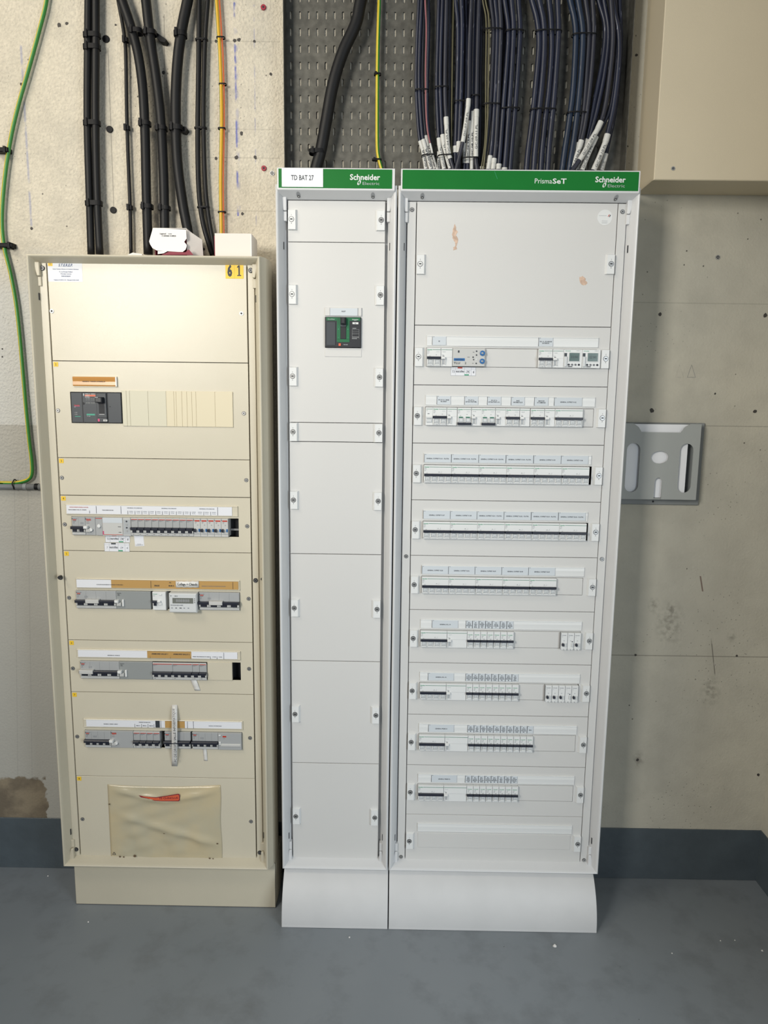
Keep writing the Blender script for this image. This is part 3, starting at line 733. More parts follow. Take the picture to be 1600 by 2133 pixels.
        for i in range(n_): put(wide, dev_1p(), xs(q(vp)) + .018 * i, zt, 'circuit_breaker')
        e = xs(q(vp)) + .018 * n_
        if k == 5:
            s0 = xs(q(1136)); bl.append((e, s0))
            for i in range(3): put(wide, dev_relay(i != 1), s0 + .018 * i, zt, 'relay')
        elif k == 6:
            s0 = xs(q(1024)); bl.append((e, s0))
            for i in range(5): put(wide, dev_relay(i != 3), s0 + .018 * i, zt, 'relay')
        else: bl.append((e, h1))
    for a, c_ in bl:
        if c_ > h1 - .002: c_ = h1 - .0012
        MB().cbox(a + .0004, c_ - .0004, -.0008, .004, zb + .0008, zt - .0010, 'panel_white', .0008).build('blanking_strip', pn)

# ------------------------------------------------------------------ narrow white cabinet
narrow = thing('switchboard_cabinet', 'narrow tall white metal cabinet labelled TD BAT 27, with one black and green breaker', 'electrical cabinet', (-.2, .07, 0), 'electrical cabinets against the wall')
def narrow_text(g):
    brand(g, X_(729, HZ, -.035), Z_(374.5, 729, -.035), 1.0)
ho = prisma_shell(narrow, -.3485, -.0495, (.0035, .0065), narrow_text)
lb = MB().box(X_(587, HZ, -.036), X_(673, HZ, -.036), -.0362, -.0345, 1.9765, 2.0195, 'card')
lb.text('TD BAT 27', X_(630, HZ, -.036), Z_(370, 630, -.036), .0115, -.0365, 'ink', al='c', w=.055, bold=.012)
lb.build('name_label', ho, label='white label reading TD BAT 27')
for px in (622, 777): header_screw(ho, X_(px, 1.963, -.015))
plinth(narrow, -.3450, -.0480)
nb = [1.955, 1.855, 1.405, 1.355, 1.055, .755, .455, .155]
NP_ = []
bx0, bx1 = X_(677, 1.75), X_(753, 1.75); bz1, bz0 = Z_(660, 677), Z_(724.5, 677)
for i in range(7):
    hole = (bx0, bx1, bz0, bz1) if i == 1 else None
    def ex(mb, i=i):
        if i != 1: return
        mb.cbox(bx0 - .0005, bx1 + .0015, -.0014, 0, Z_(743, 680), bz0 - .0022, 'panel_white', .0006)
        z1_ = Z_(640.5, 680)
        mb.cbox(bx0, bx1 + .001, -.0040, 0, bz1 + .0022, z1_, 'panel_white', .0008)
        mb.box(X_(688, 1.8), X_(745.5, 1.8), -.0044, 0, bz1 + .003, z1_ - .002, 'label_paper').text('AG.P', X_(716, 1.8), (bz1 + z1_) / 2 + .002, .0032, -.0047, 'ink', al='c')
        mb.box(X_(687, 1.8), X_(688, 1.8), -.0046, 0, bz1 + .003, z1_ - .001, 'recess_grey').box(X_(745.5, 1.8), X_(747, 1.8), -.0046, 0, bz1 + .003, z1_ - .001, 'recess_grey')
    NP_.append(cover(narrow, -.3225, -.0775, nb[i + 1], nb[i], 'panel_white', hole=hole, extra=ex))
for (y, pi, hd) in ((439, 0, 'w'), (593, 1, 'w'), (764, 1, 'g'), (885, 2, 'g'), (1022, 3, 'g'), (1247, 4, 'g'), (1468, 5, 'g'), (1681, 6, 'g')):
    z = Z_(y, 610)
    z = {0: nb[0] - .023, 2: nb[2] - .0005}.get(pi, z)
    place(TAB['l', hd], 'lock_tab', NP_[pi], (-.3205, -.0002, z)); place(TAB['r', 'g'], 'lock_tab', NP_[pi], (-.0795, -.0002, z))
# moulded-case breaker
y = -.012
m = MB().cbox(bx0 + .0012, bx1 - .0008, -.008, .028, bz0 + .0012, bz1 - .0012, 'black_plastic', .001)
zx = lambda v: bx0 + (v - 105) / (1340 - 105) * (bx1 - bx0)
zz_ = lambda v: bz1 - (v - 470) / (1530 - 470) * (bz1 - bz0)
m.box(zx(160), zx(1310), -.0086, 0, zz_(605), zz_(500), 'green_breaker').box(zx(520), zx(640), -.0088, 0, zz_(1240), zz_(500), 'green_breaker').box(zx(840), zx(950), -.0088, 0, zz_(1240), zz_(500), 'green_breaker')
m.box(zx(520), zx(950), -.0088, 0, zz_(1335), zz_(1235), 'green_breaker')
m.cbox(zx(165), zx(470), -.0092, 0, zz_(1450), zz_(650), 'charcoal', .0006)
m.text('ComPact', zx(210), zz_(575), .0026, -.0089, 'button_grey', w=zx(445) - zx(210)).text('Schneider', zx(1040), zz_(575), .0022, -.0089, 'device_white', w=zx(1255) - zx(1040), bold=True).text('Electric', zx(1100), zz_(605), .0016, -.0089, 'button_grey')
m.box(zx(1050), zx(1250), -.0088, 0, zz_(720), zz_(655), 'device_white').text('Ics', zx(1150), zz_(688), .0024, -.0090, 'ink', al='c')
for r_ in (900, 960, 1020, 1050): m.box(zx(1045), zx(1275), -.0087, 0, zz_(r_ + 4), zz_(r_), 'old_grey')
m.box(zx(1050), zx(1180), -.0087, 0, zz_(868), zz_(850), 'button_grey').box(zx(1040), zx(1275), -.0087, 0, zz_(1168), zz_(1150), 'old_grey').box(zx(1035), zx(1210), -.0087, 0, zz_(1222), zz_(1205), 'button_grey')
for v_ in (1040, 1270): m.box(zx(v_), zx(v_ + 6), -.0087, 0, zz_(1225), zz_(890), 'old_grey')
for u in (575, 895): m.disc(zx(u), zz_(893), .0012, -.0091, 0, 'green_mark', n=12).box(zx(u - 14), zx(u + 14), -.0091, 0, zz_(1185), zz_(1175), 'green_mark')
m.box(zx(580), zx(655), -.0092, 0, zz_(1465), zz_(1380), 'orange_red').text('NSX100', zx(820), zz_(1420), .0022, -.0089, 'button_grey', al='c')
mc = m.build('moulded_case_breaker', narrow, label='black breaker with green U-shaped surround')
MB().cbox(zx(640), zx(835), -.0092, 0, zz_(1230), zz_(500), 'dark', .0006).cbox(zx(662), zx(815), -.0240, 0, zz_(740), zz_(505), 'black_plastic', .0025).box(zx(640), zx(835), -.0120, 0, zz_(810), zz_(740), 'charcoal').build('handle', mc, label='black lever pushed up')

# ------------------------------------------------------------------ old cream cabinet
old = thing('switchboard_cabinet', 'old cream metal cabinet marked 61 with grey breaker rows and a taped plastic document pouch', 'electrical cabinet', (-.68, .07, 0), 'electrical cabinets against the wall')
OLIP = [(0.006, WY - .002), (-.004, WY - .03), (-.014, .06), (-.014, .02), (-.010, -.005), (-.001, -.022), (.0005, -.0280), (.003, -.0300), (.0055, -.0285), (.008, -.024), (.0185, .002), (.021, .006), (.021, .0135), (.041, .0135)]
fr = frame_mesh(-.9725, -.3880, .142, 1.8150, 'old_cream', OLIP)
for zz in (1.715, .235):
    for xs_, s_ in ((-.9725, 1), (-.388, -1)): fr.box(xs_ + s_ * .016 - .001, xs_ + s_ * .016 + .001, -.0066, -.002, zz - .009, zz + .009, 'dark')
for v_ in range(len(fr.v)):                # the top and foot sheets stay flat, only the flanks bulge
    p = fr.v[v_]
    if p[2] > 1.8151: fr.v[v_] = (p[0], p[1], 1.8150)
    if p[2] < .1419: fr.v[v_] = (p[0], p[1], .142)
for hx_, hy_ in ((546.5, 1206), (123.5, 1203)):
    v_ = at(hx_, hy_, -.021); fr.disc(v_.x, v_.z, .0042, -.0235, -.010, 'dark', n=16)
fo = fr.build('housing', old, bevel=.0008)
for sx, xb in ((1, -.9725), (-1, -.388)):
    for zz, up in ((1.785, 1), (.166, -1)):
        mb = MB(); a = xb + sx * .009; c_ = xb + sx * .0235
        mb.prism([(a, zz + up * .014), (c_, zz + up * .014), (c_, zz - up * .02), (a + sx * .007, zz - up * .02), (a + sx * .002, zz + up * .002)], -.012, .01, 'old_cream'); mb.build('corner_piece', old, bevel=.002)
        mb = MB(); mb.cbox(min(a + sx * .006, c_), max(a + sx * .006, c_), -.005, .01, min(zz - up * .021, zz - up * .044), max(zz - up * .021, zz - up * .044), 'old_cream', .001); mb.build('hinge', old)
pl = MB().cbox(-.957, -.374, .003, WY - .03, .001, .142, 'old_cream', .0015)
pl.box(-.3755, -.3735, .004, .006, .001, .142, 'seam').box(-.957, -.374, .004, .03, .0005, .0028, 'seam').build('plinth', old)
for x0, x1 in ((-.9550, -.9365), (-.4250, -.4085)):
    r = MB().cbox(x0, x1, -.0005, .012, .158, 1.804, 'old_panel', .0007).build('side_rail', old)
    for z in (1.785, .980, .178): place(SCREW['hex'], 'screw', r, ((x0 + x1) / 2, -.0005, z))
ob = [1.805, 1.555, 1.305, 1.205, 1.055, .805, .655, .405, .155]
OX0, OX1 = -.9345, -.4275
def oz(y, x=330): return Z_(y, x)
holes = {1: (X_(147, 1.45), X_(254.5, 1.45), Z_(881, 150), Z_(816, 150)), 3: (X_(150, 1.12), X_(497.5, 1.12), oz(1114, 160), oz(1075.5, 160)), 4: (X_(160, .92), X_(500, .92), oz(1266, 160), oz(1228.5, 160)), 5: (X_(168.5, .73), X_(501.5, .73), oz(1412, 170), oz(1375, 170)), 6: (X_(177, .55), X_(504.5, .55), oz(1555, 180), oz(1519.5, 180))}
opn = []
OORD = ['first', 'second', 'third', 'fourth', 'fifth', 'sixth', 'seventh', 'eighth']
scr = [((108, 648), (503, 653)), ((121, 855), (508, 861)), ((129, 995), (513, 1000)), ((135, 1092), (515, 1096)), ((144, 1245), (518, 1247)), ((152, 1392), (519, 1393)), ((161, 1534), (521, 1537)), ((172, 1706), (523, 1711))]
for i in range(8):
    p = cover(old, OX0, OX1, ob[i + 1], ob[i], 'old_panel', hole=holes.get(i)); opn.append(p)
    p['label'] = 'cream cover panel numbered ' + str(i + 1)
    for j, s_ in enumerate(scr[i]):
        v = at(*s_, 0); place(SCREW['bright' if i == 0 else 'quarter'], 'screw', p, (v.x, 0, v.z))
    tg = MB().box(OX0 + .003, OX0 + .0148, -.0006, .0003, ob[i] - .0145, ob[i] - .003, 'yellow_tag').text(str(i + 1), OX0 + .009, ob[i] - .0088, .0055, -.0009, 'ink', al='c')
    if i == 0: card_z = ob[0]
    tg.build('number_tag', p, label='yellow tag with number ' + str(i + 1))
# card and big number
x0, x1 = OX0 + .0015, X_(172, 1.77); z1, z0 = 1.8015, Z_(587, 130)
cdm = MB().box(x0, x1, -.0004, .0003, z0, z1, 'card'); xc = (x0 + x1) / 2; H = z1 - z0
for t, f, hh, wd, bo, sh in (('S.T.E.R.E.P.', .83, .0065, .036, True, .25), ("Societe Technique d'Etudes et de Realisations Electriques", .63, .0019, .066, False, 0), ('12, rue Romain Rolland', .50, .0026, .034, True, 0), ('Cite Jean Leroux', .40, .0026, .028, True, 0), ('93000 BOBIGNY', .28, .0028, .024, True, 0), ('Telephone 01.48.44.11.34 - Telecopie 01.48.31.36.49', .09, .0022, .064, False, 0)):
    cdm.text(t, xc + .002, z0 + H * f, hh, -.0007, 'blue_ink', al='c', w=wd, bold=bo, shear=sh)
cdm.build('company_card', opn[0], label='white printed company card')
xa, xb = X_(470, 1.77), X_(507.5, 1.77); z1, z0 = Z_(547, 488), Z_(580.5, 488)
MB().box(xa, xb, -.0006, .0003, z0, z1, 'yellow_tag').box((xa + xb) / 2 - .0001, (xa + xb) / 2 + .0001, -.0007, 0, z0, z1, 'seam').text('6', xa + (xb - xa) * .24, (z0 + z1) / 2, .026, -.0009, 'ink', al='c', w=.012, bold=.05).prism([(xa + (xb - xa) * .76 + u, (z0 + z1) / 2 + v) for u, v in ((-.0015, .013), (-.0050, .0095), (-.0050, .0065), (-.0018, .0085), (-.0018, -.0105), (-.0050, -.0105), (-.0050, -.013), (.0050, -.013), (.0050, -.0105), (.0018, -.0105), (.0018, .013))], -.0009, 0, 'ink').build('number_plate', opn[0], label='yellow plate reading 61')
# panel 2: amber label, moulded breaker, blanking plates
z1, z0 = Z_(785, 200), Z_(804.5, 200)
am = MB().extx([(.001, z0), (-.003, z0), (-.0045, z0 + .003), (-.0035, (z0 + z1) / 2), (-.005, z1 - .003), (-.003, z1), (.001, z1)], X_(153, 1.5), X_(242, 1.5), 'amber')
am.box(X_(153, 1.5), X_(244.5, 1.5), -.0035, 0, z0 - .0012, z0, 'cream_plate').box(X_(153, 1.5), X_(244.5, 1.5), -.0035, 0, z1, z1 + .0012, 'cream_plate').box(X_(242, 1.5), X_(244.5, 1.5), -.0055, 0, z0, z1, 'device_white')
am.text('GENERAL TABLEAU ATELIER 27', X_(197, 1.5), (z0 + z1) / 2, .0022, -.0052, 'ink', al='c', w=.060).build('label_holder', opn[1], label='amber label under a clear curved cover')
a, b_, c_, d_ = holes[1]
bu = lambda v: a + (v - 85) / (1410 - 85) * (b_ - a)
bv = lambda v: d_ - (v - 560) / (1350 - 560) * (d_ - c_)
m = MB().cbox(a + .003, b_ - .0015, -.004, .028, c_ + .0015, d_ - .0015, 'charcoal', .001)
m.box(bu(395), bu(415), -.0043, 0, bv(1340), bv(575), 'dark').cbox(bu(775), bu(1030), -.0075, 0, bv(1320), bv(590), 'charcoal', .001).box(bu(1035), bu(1060), -.0043, 0, bv(1340), bv(575), 'dark')
m.box(bu(480), bu(750), -.0044, 0, bv(672), bv(632), 'orange_red').text('MERLIN GERIN', bu(485), bv(622), .0022, -.0045, 'old_light', w=bu(745) - bu(485)).text('compact', bu(490), bv(665), .0022, -.0047, 'device_white')
m.text('NS160N', bu(485), bv(705), .0024, -.0045, 'button_grey').box(bu(435), bu(460), -.0044, 0, bv(660), bv(600), 'button_grey')
for r_ in (735, 770, 830, 855): m.text('Ui 750V  Ue 220', bu(500), bv(r_), .0016, -.0045, 'old_grey_dark', w=bu(730) - bu(500))
m.box(bu(500), bu(715), -.0044, 0, bv(1150), bv(1110), 'teal_mark').text('TM160D', bu(505), bv(1180), .0018, -.0045, 'old_grey')
m.text('MERLIN GERIN', bu(190), bv(905), .0018, -.0045, 'red_band', w=bu(330) - bu(190)).box(bu(200), bu(335), -.0044, 0, bv(925), bv(912), 'pink_mark').text('VIGI', bu(185), bv(950), .0018, -.0045, 'button_grey')
for r_ in (1090, 1135): m.text('30 300', bu(195), bv(r_), .0018, -.0045, 'old_grey')
m.box(bu(200), bu(345), -.0044, 0, bv(1190), bv(1175), 'teal_mark').disc(bu(430), bv(850), .003, -.0050, 0, 'dark', n=14).disc(bu(1110), bv(925), .0012, -.0045, 0, 'dark', n=10)
m.box(bu(835), bu(975), -.0079, 0, bv(1110), bv(690), 'dark').box(bu(840), bu(975), -.0085, 0, bv(1130), bv(1112), 'old_grey').box(bu(800), bu(1030), -.0079, 0, bv(1205), bv(1190), 'dark')
m.box(bu(795), bu(845), -.0082, 0, bv(1300), bv(1235), 'pink_mark').box(bu(935), bu(1035), -.0082, 0, bv(1295), bv(1250), 'old_light').text('160A', bu(985), bv(1273), .0018, -.0084, 'ink', al='c')
mc = m.build('moulded_case_breaker', old, label='dark grey breaker with orange brand stripe')
MB().cbox(bu(795), bu(965), -.022, 0, bv(825), bv(685), 'black_plastic', .002).box(bu(800), bu(880), -.0222, -.02, bv(700), bv(685), 'old_grey').build('handle', mc, label='black lever pushed up')
xs = lambda v: X_(v / 2.909 + 50, 1.44)
z1, z0 = Z_(815, 370), Z_(888.5, 370)
m = MB(); gr = [598, 625, 645, 755, 865, 912, 925, 960, 990, 1020, 1045, 1160, 1267]
for i in range(len(gr) - 1):
    m.cbox(xs(gr[i]) + .0001, xs(gr[i + 1]) - .0002, -.003, .0005, z0, z1, 'cream_plate_pale' if gr[i] < 860 else 'cream_plate', .0005)
m.build('blanking_plates', opn[1], label='yellowed ribbed blanking plates')

# old modular devices
def og(w, H, m='old_grey'): return MB().cbox(.0002, w - .0002, -.006, .028, -H, -.0006, m, .0008)
def old_1p(w, H, n=1, band=True):
    k = ('o', round(w, 4), round(H, 4), n, band)
    if k not in _DEV:
        mb = og(w, H); y = -.0062; s = H / .046
        mb.box(.0002, w - .0002, y - .0004, 0, -.0048 * s, -.0006, 'old_light')
        mb.box(.0014, w - .0014, y - .0006, 0, -.0058 * s, -.0040 * s, 'red_band').text('MERLIN GERIN', .0016, -.0078 * s, .0012, y - .0002, 'soft_ink', w=min(.011, w * .6)).text('C60N C10', .0016, -.0098 * s, .0010, y - .0002, 'soft_ink')
        mb.box(.0002, w - .0002, y - .0003, 0, -.0442 * s, -.0388 * s, 'old_light').text('24305', .003, -.0425 * s, .0014, y - .0005, 'ink')
        st = w / n
        for i in range(n):
            x = st * i
            mb.cbox(x + .0002, x + st * .25, y - .0045, 0, -.0372 * s, -.0300 * s, 'old_light', .0006).box(x + st * .25, x + st * .82, y - .0004, 0, -.0378 * s, -.0300 * s, 'dark').cbox(x + st * .82, x + st - .0001, y - .0045, 0, -.0372 * s, -.0300 * s, 'old_light', .0006)
        tg = MB().cbox(.0004, w - .0004, y - .010, 0, -.0305 * s, -.0240 * s, 'bar_black', .0015)
        for i in range(n): tg.cbox(st * i + st * .28, st * i + st * .80, y - .006, 0, -.0370 * s, -.0300 * s, 'bar_black', .001)
        _DEV[k] = (mb.mesh('circuit_breaker'), tg.mesh('toggle_bar'))
    return _DEV[k]
def old_4p(w, H, n=4, clip=None):
    k = ('o4', round(w, 4), round(H, 4), n, clip)
    if k not in _DEV:
        mb = og(w, H); y = -.0062; s = H / .046; st = w / n
        for i in range(1, n): mb.box(st * i - .0001, st * i + .0001, y - .0001, 0, -.0235 * s, -.002, 'old_grey_dark')
        mb.box(.001, .0022, y - .0003, 0, -.0068 * s, -.0035 * s, 'ink').text('MERLIN GERIN', .0032, -.0055 * s, .0013, y - .0002, 'soft_ink').box(.0032, .0122, y - .0003, 0, -.0088 * s, -.0066 * s, 'red_band').text('NG125N', .0034, -.0112 * s, .0015, y - .0002, 'ink').text('C 100', .0034, -.0142 * s, .0012, y - .0002, 'soft_ink').text('400V', .0034, -.0168 * s, .0012, y - .0002, 'soft_ink')
        for i in range(4): mb.box(.024 + .0025 * i, .0243 + .0025 * i, y - .0003, 0, -.0185 * s, -.0135 * s, 'soft_ink')
        mb.box(.0005, w - .0005, y - .0006, 0, -.0442 * s, -.0392 * s, 'old_light').box(.0002, w, y - .0008, 0, -.0393 * s, -.0388 * s, 'old_grey_dark')
        for i in range(n):
            x = st * i
            mb.box(x + st * .18, x + st * .80, y - .0006, 0, -.0375 * s, -.0290 * s, 'dark').cbox(x + .0005, x + st * .18, y - .004, 0, -.037 * s, -.030 * s, 'old_light', .0006).cbox(x + st * .80, x + st - .0002, y - .004, 0, -.037 * s, -.030 * s, 'old_light', .0006)
        tg = MB().cbox(-.0012, w + .0002, y - .010, 0, -.0300 * s, -.0232 * s, 'bar_black', .0018)
        for i in range(n): tg.cbox(st * i + st * .22, st * i + st * .76, y - .007, 0, -.0362 * s, -.0295 * s, 'bar_black', .001)
        if clip: tg.cbox(w * clip[0], w * clip[1], y - .0125, 0, -.0300 * s, -.0205 * s, 'old_light', .001)
        _DEV[k] = (mb.mesh('circuit_breaker'), tg.mesh('toggle_bar'))
    return _DEV[k]
def old_vigi(w, H, style=0):
    mb = og(w, H, 'old_grey_dark' if style == 1 else 'old_grey'); y = -.0062; s = H / .046
    if style == 1: mb.text('VIGI NG125', .003, -.0065 * s, .0015, y - .0002, 'ink').text('Type S', .004, -.0092 * s, .0015, y - .0002, 'ink').text('300mA', .004, -.0118 * s, .0015, y - .0002, 'ink').box(0, w, y - .0003, 0, -.0030 * s, -.0026 * s, 'old_grey')
    else: mb.box(.001, .0022, y - .0003, 0, -.0068 * s, -.0035 * s, 'ink').text('MERLIN GERIN', .0032, -.0055 * s, .0013, y - .0002, 'red_band').box(.0032, .0155, y - .0003, 0, -.0088 * s, -.0062 * s, 'red_band').text('Vigi C60', .0034, -.0115 * s, .0014, y - .0002, 'red_band').text('30mA  AC', .0034, -.016 * s, .0012, y - .0002, 'ink')
    me = mb.mesh('residual_current_module')
    tg = MB().cbox(-.002, .0085, y - .011, 0, -.0285 * s, -.0220 * s, 'device_white', .0012).cbox(.002, .014, y - .006, 0, -.0375 * s, -.0290 * s, 'old_light', .0012)
    if style == 1: tg.cbox(.0165, .0215, y - .004, 0, -.0385 * s, -.0215 * s, 'device_white', .0008)
    else: tg.disc(.0155, -.0315 * s, .0045, y - .005, 0, 'device_white', n=18)
    return me, tg.mesh('toggle')
def xo(v, z): return X_(v, z)
# panel 4 row
_, _, zb, zt = holes[3]; H = zt - zb - .0006; Zr = 1.12
def run(x0p, x1p, n, fn, z, Zr):
    xa_, xb_ = xo(x0p, Zr), xo(x1p, Zr); w_ = (xb_ - xa_) / n
    for i in range(n): put(old, fn(round(w_, 5)), xa_ + w_ * i, z, 'circuit_breaker')
put(old, old_4p(round(xo(180, Zr) - xo(152, Zr), 5), H, 2), xo(152, Zr), zt, 'circuit_breaker')
put(old, old_vigi(xo(201, Zr) - xo(180, Zr), H), xo(180, Zr), zt, 'residual_current_module')
x0, x1 = xo(201, Zr), xo(216, Zr)
m = MB().cbox(x0 + .0002, x1 - .0002, -.006, .028, zb, zt - .0006, 'old_grey', .0008).box(x0 + .001, x1 - .001, -.0066, 0, zt - .0045, zt - .0028, 'red_band')
m.build('indicator_lamp', old, label='grey module with a round white lamp'); 
lamp = [o for o in C.objects if o.name.startswith('indicator_lamp')][-1]
MB().disc((x0 + x1) / 2, (zb + zt) / 2 + .001, .0048, -.0095, -.005, 'device_white', n=24).build('lens', lamp, bevel=.0012)
x0, x1 = xo(216, Zr), xo(258, Zr)
m = MB().cbox(x0, x1, -.008, .028, zb, zt - .0006, 'old_light', .001).box(x0 + .001, x1 - .001, -.0084, 0, zt - .015, zt - .002, 'label_paper').box(x0 + .003, x1 - .001, -.0084, 0, zb + .0028, zb + .0040, 'red_band').box(x0 + .0005, x0 + .0032, -.0084, 0, zb + .003, zb + .013, 'pink_mark')
m.text('ARCUS', x1 - .013, zb + .024, .0018, -.0086, 'ink').text('12/230', x1 - .011, zb + .009, .0018, -.0086, 'ink').build('remote_control_module', old, label='pale grey module with blue-grey window and a red lower stripe')
x0, x1 = xo(258.5, Zr), xo(274.5, Zr)
m = MB().cbox(x0, x1, -.008, .028, zb, zt - .0006, 'old_light', .001).box(x0 + .002, x1 - .002, -.0083, 0, zb + .004, zt - .006, 'button_grey')
for i in range(4): m.disc((x0 + x1) / 2, zt - .0105 - i * .0085, .0028 if i % 2 else .0022, -.0092, 0, 'old_grey' if i % 2 else 'ink', n=16)
m.build('terminal_module', old, label='narrow module with four round sockets')
run(274.8, 404.5, 9, lambda w_: old_1p(w_, H), zt, Zr)
def old_d(w_):
    k = ('od', w_)
    if k not in _DEV:
        mb = og(w_, H, 'old_light'); y = -.0062
        mb.box(.001, .0022, y - .0003, 0, -.0065, -.0035, 'ink').box(.0035, w_ - .002, y - .0004, 0, -.0085, -.0048, 'red_band').text('DT40', .004, -.0115, .0014, y - .0002, 'soft_ink').text('C16', .004, -.014, .0012, y - .0002, 'soft_ink').disc(.011, -.018, .0016, y - .0004, 0, 'old_grey', n=12)
        mb.cbox(w_ - .0048, w_ - .001, y - .003, 0, -.036, -.028, 'blue_btn', .0006).box(.0005, w_ - .0005, y - .0004, 0, -.0425, -.0418, 'soft_ink')
        tg = MB().disc(.0045, -.0315, .0042, y - .008, 0, 'bar_black', rx=.0028, n=14).box(.0022, .0068, y - .005, 0, -.0365, -.0300, 'bar_black')
        _DEV[k] = (mb.mesh('circuit_breaker'), tg.mesh('toggle_bar'))
    return _DEV[k]
run(404.5, 476.4, 5, old_d, zt, Zr)
MB().box(xo(477, Zr), xo(497, Zr), .020, .028, zb + .014, zb + .019, 'steel').build('mounting_rail', old)
# panel 5 row
_, _, zb, zt = holes[4]; H5 = zt - zb - .0006; Zr = .92
put(old, old_4p(round(xo(244, Zr) - xo(160.6, Zr), 5), H5, 4, (.27, .60)), xo(160.6, Zr), zt, 'circuit_breaker')
put(old, old_vigi(xo(315.5, Zr) - xo(244, Zr), H5, 1), xo(244, Zr), zt, 'residual_current_module')
x0, x1 = xo(320, Zr), xo(347.5, Zr); w_ = x1 - x0
m = MB().cbox(x0, x1, -.009, .028, zb - .0005, zt - .0006, 'device_white', .001).text('Schneider', x0 + .002, zt - .0075, .002, -.0093, 'green_mark', w=.012, bold=True).text('iDT40', x0 + .002, zt - .012, .0014, -.0093, 'soft_ink').cbox(x0 + .019, x0 + .026, -.011, 0, zt - .010, zt - .006, 'device_white', .001)
o = m.build('circuit_breaker', old, label='white breaker standing alone between dark gaps')
MB().cbox(x0 + .0005, x0 + .013, -.019, 0, zt - .029, zt - .0235, 'bar_black', .0015).cbox(x0 + .004, x0 + .011, -.014, 0, zt - .038, zt - .028, 'bar_black', .001).cbox(x0 + .013, x0 + .023, -.015, 0, zt - .029, zt - .024, 'device_white', .0015).cbox(x0 + .015, x0 + .026, -.012, 0, zt - .037, zt - .030, 'device_white', .0015).build('toggle', o)
x0, x1 = xo(357, Zr), xo(414, Zr)
m = MB().cbox(x0, x1, -.022, .028, zb - .003, zt - .0006, 'device_face', .0025); y = -.0222
m.box(x0 + .010, x1 - .009, y - .0004, y, zt - .0275, zt - .0125, 'lcd_pale').text('888888', (x0 + x1) / 2, zt - .0195, .008, y - .0006, 'recess_grey', al='c', w=.036)
m.text('EM 24', x0 + .016, zt - .0085, .0022, y - .0002, 'ink').text('CE 0120 M10 0499', x0 + .004, zt - .034, .0026, y - .0002, 'soft_ink', w=.034).text('V', x0 + .004, zt - .009, .0036, y - .0002, 'ink', bold=True)
for i in range(5): m.box(x0 + .006 + .011 * i, x0 + .010 + .011 * i + (.002 if i == 2 else 0), y - .0002, y, zt - .0415, zt - .0395, 'ink' if i in (1, 2) else 'soft_ink')
for i in range(3): m.disc(x1 - .005, zt - .0145 - .005 * i, .0013, y - .0004, y, 'steel_dark', n=10)
m.build('energy_meter', old, label='protruding grey meter with a display, wrapped in clear tape')
put(old, old_4p(round(xo(499.5, Zr) - xo(416, Zr), 5), H5, 4, (.27, .60)), xo(416, Zr), zt, 'circuit_breaker')
# panel 6 row
_, _, zb, zt = holes[5]; H6 = zt - zb - .0006; Zr = .73
put(old, old_4p(round(xo(250, Zr) - xo(169, Zr), 5), H6, 4, (.01, .36)), xo(169, Zr), zt, 'circuit_breaker')
put(old, old_vigi(xo(319, Zr) - xo(250, Zr), H6, 1), xo(250, Zr), zt, 'residual_current_module')
put(old, old_1p(round(xo(361, Zr) - xo(319.6, Zr), 5), H6, 3), xo(319.6, Zr), zt, 'circuit_breaker')
put(old, old_1p(round(xo(402, Zr) - xo(361, Zr), 5), H6, 3), xo(361, Zr), zt, 'circuit_breaker')
put(old, old_1p(round(xo(416.5, Zr) - xo(402, Zr), 5), H6, 1), xo(402, Zr), zt, 'circuit_breaker')
put(old, old_1p(round(xo(431.5, Zr) - xo(416.5, Zr), 5), H6, 1), xo(416.5, Zr), zt, 'circuit_breaker')
MB().cbox(xo(432.5, Zr), xo(484, Zr), -.003, .004, zb + .0004, zt + .0008, 'old_panel', .0008).build('blanking_plates', opn[5])
# panel 7 row
_, _, zb, zt = holes[6]; H7 = zt - zb - .0006; Zr = .55
put(old, old_4p(round(xo(232, Zr) - xo(178, Zr), 5), H7, 4), xo(178, Zr), zt, 'circuit_breaker')
put(old, old_vigi(xo(278.5, Zr) - xo(232, Zr), H7), xo(232, Zr), zt, 'residual_current_module')
run(279, 334, 4, lambda w_: old_1p(w_, H7), zt, Zr)
put(old, old_4p(round(xo(397.5, Zr) - xo(343.5, Zr), 5), H7, 4), xo(343.5, Zr), zt, 'circuit_breaker')
put(old, old_4p(round(xo(455, Zr) - xo(401, Zr), 5), H7, 4), xo(401, Zr), zt, 'circuit_breaker')
x0, x1 = xo(455.2, Zr), xo(503.8, Zr)
m = MB().cbox(x0, x1, -.008, .028, zb + .0004, zt - .0006, 'old_grey', .001).box(x0 + .013, x0 + .023, -.0085, 0, zt - .013, zt - .0085, 'red_band').text('T C5', x0 + .014, zt - .017, .0018, -.0083, 'soft_ink')
m.cbox(x0 + .006, x1 - .002, -.010, 0, zb + .010, zb + .019, 'old_light', .002)
for v_ in (-.007, -.0275, -.0325): m.cbox(x0 + .002, x0 + .008, -.0105, 0, zt + v_ - .0015, zt + v_ + .0015, 'device_white', .0006)
m.build('motor_mechanism', old, label='grey box with red mark and white indicator windows')

